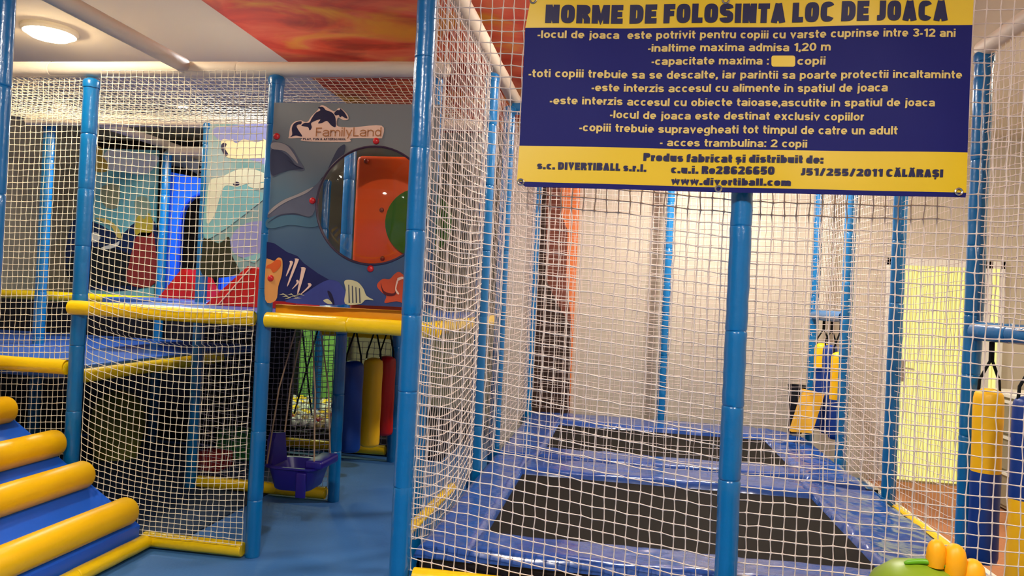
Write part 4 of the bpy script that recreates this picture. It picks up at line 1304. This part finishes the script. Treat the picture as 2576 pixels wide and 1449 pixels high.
def bag(x, y, ztop, zbot, r, label, mt, mb_, zsplit, zbar, strap=0.06, group='hanging punch bags', lean=0.0):
    t = thing('punch_bag', label, 'punch bag', (x, y, zbot), group)
    top = [(0.3 * r, ztop + 0.012), (0.75 * r, ztop + 0.004), (0.93 * r, ztop - 0.012), (r, ztop - 0.035)]
    bot = [(r * 1.02, zbot + 0.03), (0.93 * r, zbot + 0.008), (0.7 * r, zbot)]
    prof = top + [(r * (1 + 0.02 * math.sin(k * 1.9)), ztop - 0.035 - (ztop - zbot - 0.065) * k / 8) for k in range(1, 8)] + bot
    if zsplit is None:
        obj('bag_body', MB().lathe((x, y, 0), prof, 24), mt, t, ang=60)
    else:
        up = [q_ for q_ in prof if q_[1] > zsplit] + [(r, zsplit)]
        lo = [(r * 1.005, zsplit)] + [q_ for q_ in prof if q_[1] < zsplit]
        obj('upper_body', MB().lathe((x, y, 0), up, 24), mt, t, ang=60)
        obj('lower_body', MB().lathe((x, y, 0), lo, 24), mb_, t, ang=60)
    obj('strap', MB().tube([(x - strap, y, ztop - 0.02), (x - strap * 0.9, y, ztop + 0.05), (x, y, zbar - 0.10), (x, y, zbar)], 0.0065, 6), m_strap, t)
    obj('strap', MB().tube([(x + strap, y, ztop - 0.02), (x + strap * 0.9, y, ztop + 0.05), (x + 0.01, y, zbar - 0.10), (x + 0.01, y, zbar)], 0.0065, 6), m_strap, t)
    return t


bag(-1.94, 5.16, 0.91, 0.26, 0.076, 'blue punch bag hanging beside the dark post behind the swing', m_bagb, None, None, 1.235)
bag(-1.90, 5.48, 0.91, 0.24, 0.074, 'yellow punch bag hanging between the blue and the red one', m_bagy, None, None, 1.235)
bag(-1.90, 5.80, 0.90, 0.27, 0.076, 'red punch bag hanging behind the yellow one', m_bagr, None, None, 1.235)
bag(1.625, 3.61, 1.125, 0.36, 0.060, 'punch bag with yellow top and blue lower half by the right post', m_bagy, m_bagb, 0.765, 1.36, 0.045)
bag(1.64, 3.30, 1.13, 0.36, 0.060, 'punch bag with blue top and yellow lower half at the right picture edge', m_bagb, m_bagy, 0.725, 1.36, 0.045)
bag(1.62, 6.44, 1.17, 0.48, 0.060, 'far punch bag with yellow top nearest the beige wall', m_bagy, m_bagb, 0.98, 1.39, 0.045)
bag(1.62, 6.20, 1.17, 0.48, 0.055, 'far punch bag all in blue between two yellow topped ones', m_bagb, None, None, 1.39, 0.04)
bag(1.62, 5.95, 1.13, 0.48, 0.055, 'far punch bag with long yellow top beside the nearer post', m_bagy, m_bagb, 0.78, 1.39, 0.04)
lp0, lp1 = at(2048, 985, 6.1), at(2014, 1088, 6.0)
dirv = (lp0 - lp1)
fbp = MB().prism([lp1 + Vector((-0.07, 0, 0)), lp1 + Vector((0.085, 0, 0)), lp0 + Vector((0.08, 0, -0.015)), lp0 + Vector((-0.075, 0, 0.01))], (0, 0.07, 0))
tag(obj('foam_plank', fbp, mat('plank_yellow', (214, 160, 30), 0.4), loc=lp1), 'yellow foam plank leaning on the trampoline pad before the far bags', 'plank')
bc = at(2000, 1085, 6.45)
tag(obj('bin', MB().lathe((bc.x, 6.45, bc.z - 0.02), [(0.05, 0), (0.055, 0.02), (0.07, 0.40), (0.075, 0.405), (0.068, 0.40), (0.05, 0.05)], 20), m_dark, loc=(bc.x, 6.45, bc.z - 0.02)), 'black bin behind the leaning yellow plank', 'bin')

# ------------------------------------------------------------------ ball pit
tag(obj('pit_base', MB().box((-3.75, 6.2, 0), (-1.5, 8.2, 0.16), 0.02), m_dgrey, loc=(-2.6, 7.2, 0)), 'dark base block under the pit balls', 'base')  # base block of the ball pit; the balls rest on it
tag(obj('pit_backdrop', MB().box((-3.80, 8.32, 0.0), (-3.22, 8.36, 1.6)), mat('green_board', (150, 214, 110), 0.6, 0.3, 0.15, 3), loc=(-3.2, 8.34, 0), smooth=False), 'bright green board behind the ball pit', 'board')
bmats = [mat('ball_pale', (188, 190, 184), 0.35), mat('ball_yellow', (240, 206, 40), 0.35), mat('ball_blue', (150, 176, 214), 0.35), mat('ball_tan', (166, 146, 96), 0.35), mat('ball_green', (120, 190, 60), 0.35), mat('ball_red', (150, 40, 30), 0.35)]
bnames = ['pale grey', 'yellow', 'light blue', 'tan', 'green', 'dark red']
protos = {}
cnt = 0
yy = 6.30
row = 0
while yy < 7.75:
    xx = -0.50 * yy + (0.04 if row % 2 else 0)
    while xx < -0.315 * yy:
        x_, y_ = xx + rnd.uniform(-0.012, 0.012), yy + rnd.uniform(-0.012, 0.012)
        z_ = 0.16 + 0.04 + rnd.uniform(-0.002, 0.012)
        ww = rnd.random()
        c_ = 0 if ww < 0.48 else 1 if ww < 0.68 else 2 if ww < 0.78 else 3 if ww < 0.92 else 4 if ww < 0.97 else 5
        if yy > 7.3 and rnd.random() < 0.5:
            c_ = 1
        if c_ not in protos:
            o = obj('pit_ball', MB().ell((x_, y_, z_), (0.04, 0.04, 0.04), 16, 10), bmats[c_], loc=(x_, y_, z_))
            protos[c_] = o
        else:
            o = protos[c_].copy()
            C.objects.link(o)
            o.location = (x_, y_, z_)
        tag(o, '%s plastic ball heaped in the ball pit' % bnames[c_], 'ball', 'balls in the ball pit')
        cnt += 1
        xx += 0.083
    yy += 0.083
    row += 1

# ------------------------------------------------------------------ green dinosaur toy at the lower right
ty = thing('dinosaur_toy', 'round green dinosaur toy with orange back plates in the lower right corner', 'toy', (0.82, 2.12, 0))
tc_ = at(2322, 1556, 2.12)
path = [(tc_.x + 0.52, 2.20, 0.10), (tc_.x + 0.40, 2.18, 0.16), (tc_.x + 0.26, 2.15, 0.26), (tc_.x + 0.12, 2.13, 0.36), (tc_.x + 0.04, 2.12, 0.48), (tc_.x, 2.12, tc_.z - 0.03),
        (tc_.x - 0.01, 2.12, tc_.z + 0.05), (tc_.x - 0.015, 2.12, tc_.z + 0.105), (tc_.x - 0.015, 2.12, tc_.z + 0.135), (tc_.x - 0.015, 2.12, tc_.z + 0.150)]
obj('body', MB().tube(path, [0.02, 0.07, 0.15, 0.19, 0.165, 0.158, 0.146, 0.112, 0.07, 0.02], 32), m_toyg, ty, ang=80)
for (dx, dy) in ((-0.05, -0.13), (-0.05, 0.13), (0.24, -0.13), (0.24, 0.13)):
    obj('leg', MB().tube([(tc_.x + dx + 0.06, 2.13 + dy, 0.0), (tc_.x + dx + 0.06, 2.13 + dy, 0.04), (tc_.x + dx + 0.06, 2.13 + dy * 0.8, 0.26)], [0.062, 0.068, 0.06], 16), m_toyg, ty)
obj('snout', MB().ell((tc_.x - 0.16, 2.06, tc_.z - 0.06), (0.10, 0.09, 0.07)), m_toyg, ty)
sp = []
for k in range(25):
    a = math.radians(112 - 100 * k / 24)
    R_ = 0.1555
    sp.append((tc_.x + R_ * math.cos(a), 2.105 - 0.012 * math.sin(PI * k / 24), tc_.z + R_ * math.sin(a) + 0.002))
obj('seam_ridge', MB().tube(sp, [0.003] + [0.0075] * 23 + [0.003], 10), m_toyg2, ty)
for (x, y0_, y1_, w) in ((2358, 1357, 1425, 20), (2404, 1368, 1450, 25), (2449, 1406, 1500, 27)):
    top, bt = at(x, y0_, 2.10), at(x - 6, y1_, 2.10)
    rw = w * 2.1 / FPX
    pts = [bt + (top - bt) * k for k in (0, 0.3, 0.6, 0.8, 0.92, 0.98, 1.0)]
    obj('back_plate', MB().tube(pts, [rw * 0.9, rw * 1.05, rw, rw * 0.86, rw * 0.6, rw * 0.34, rw * 0.08], 18), m_toyo, ty, ang=70)
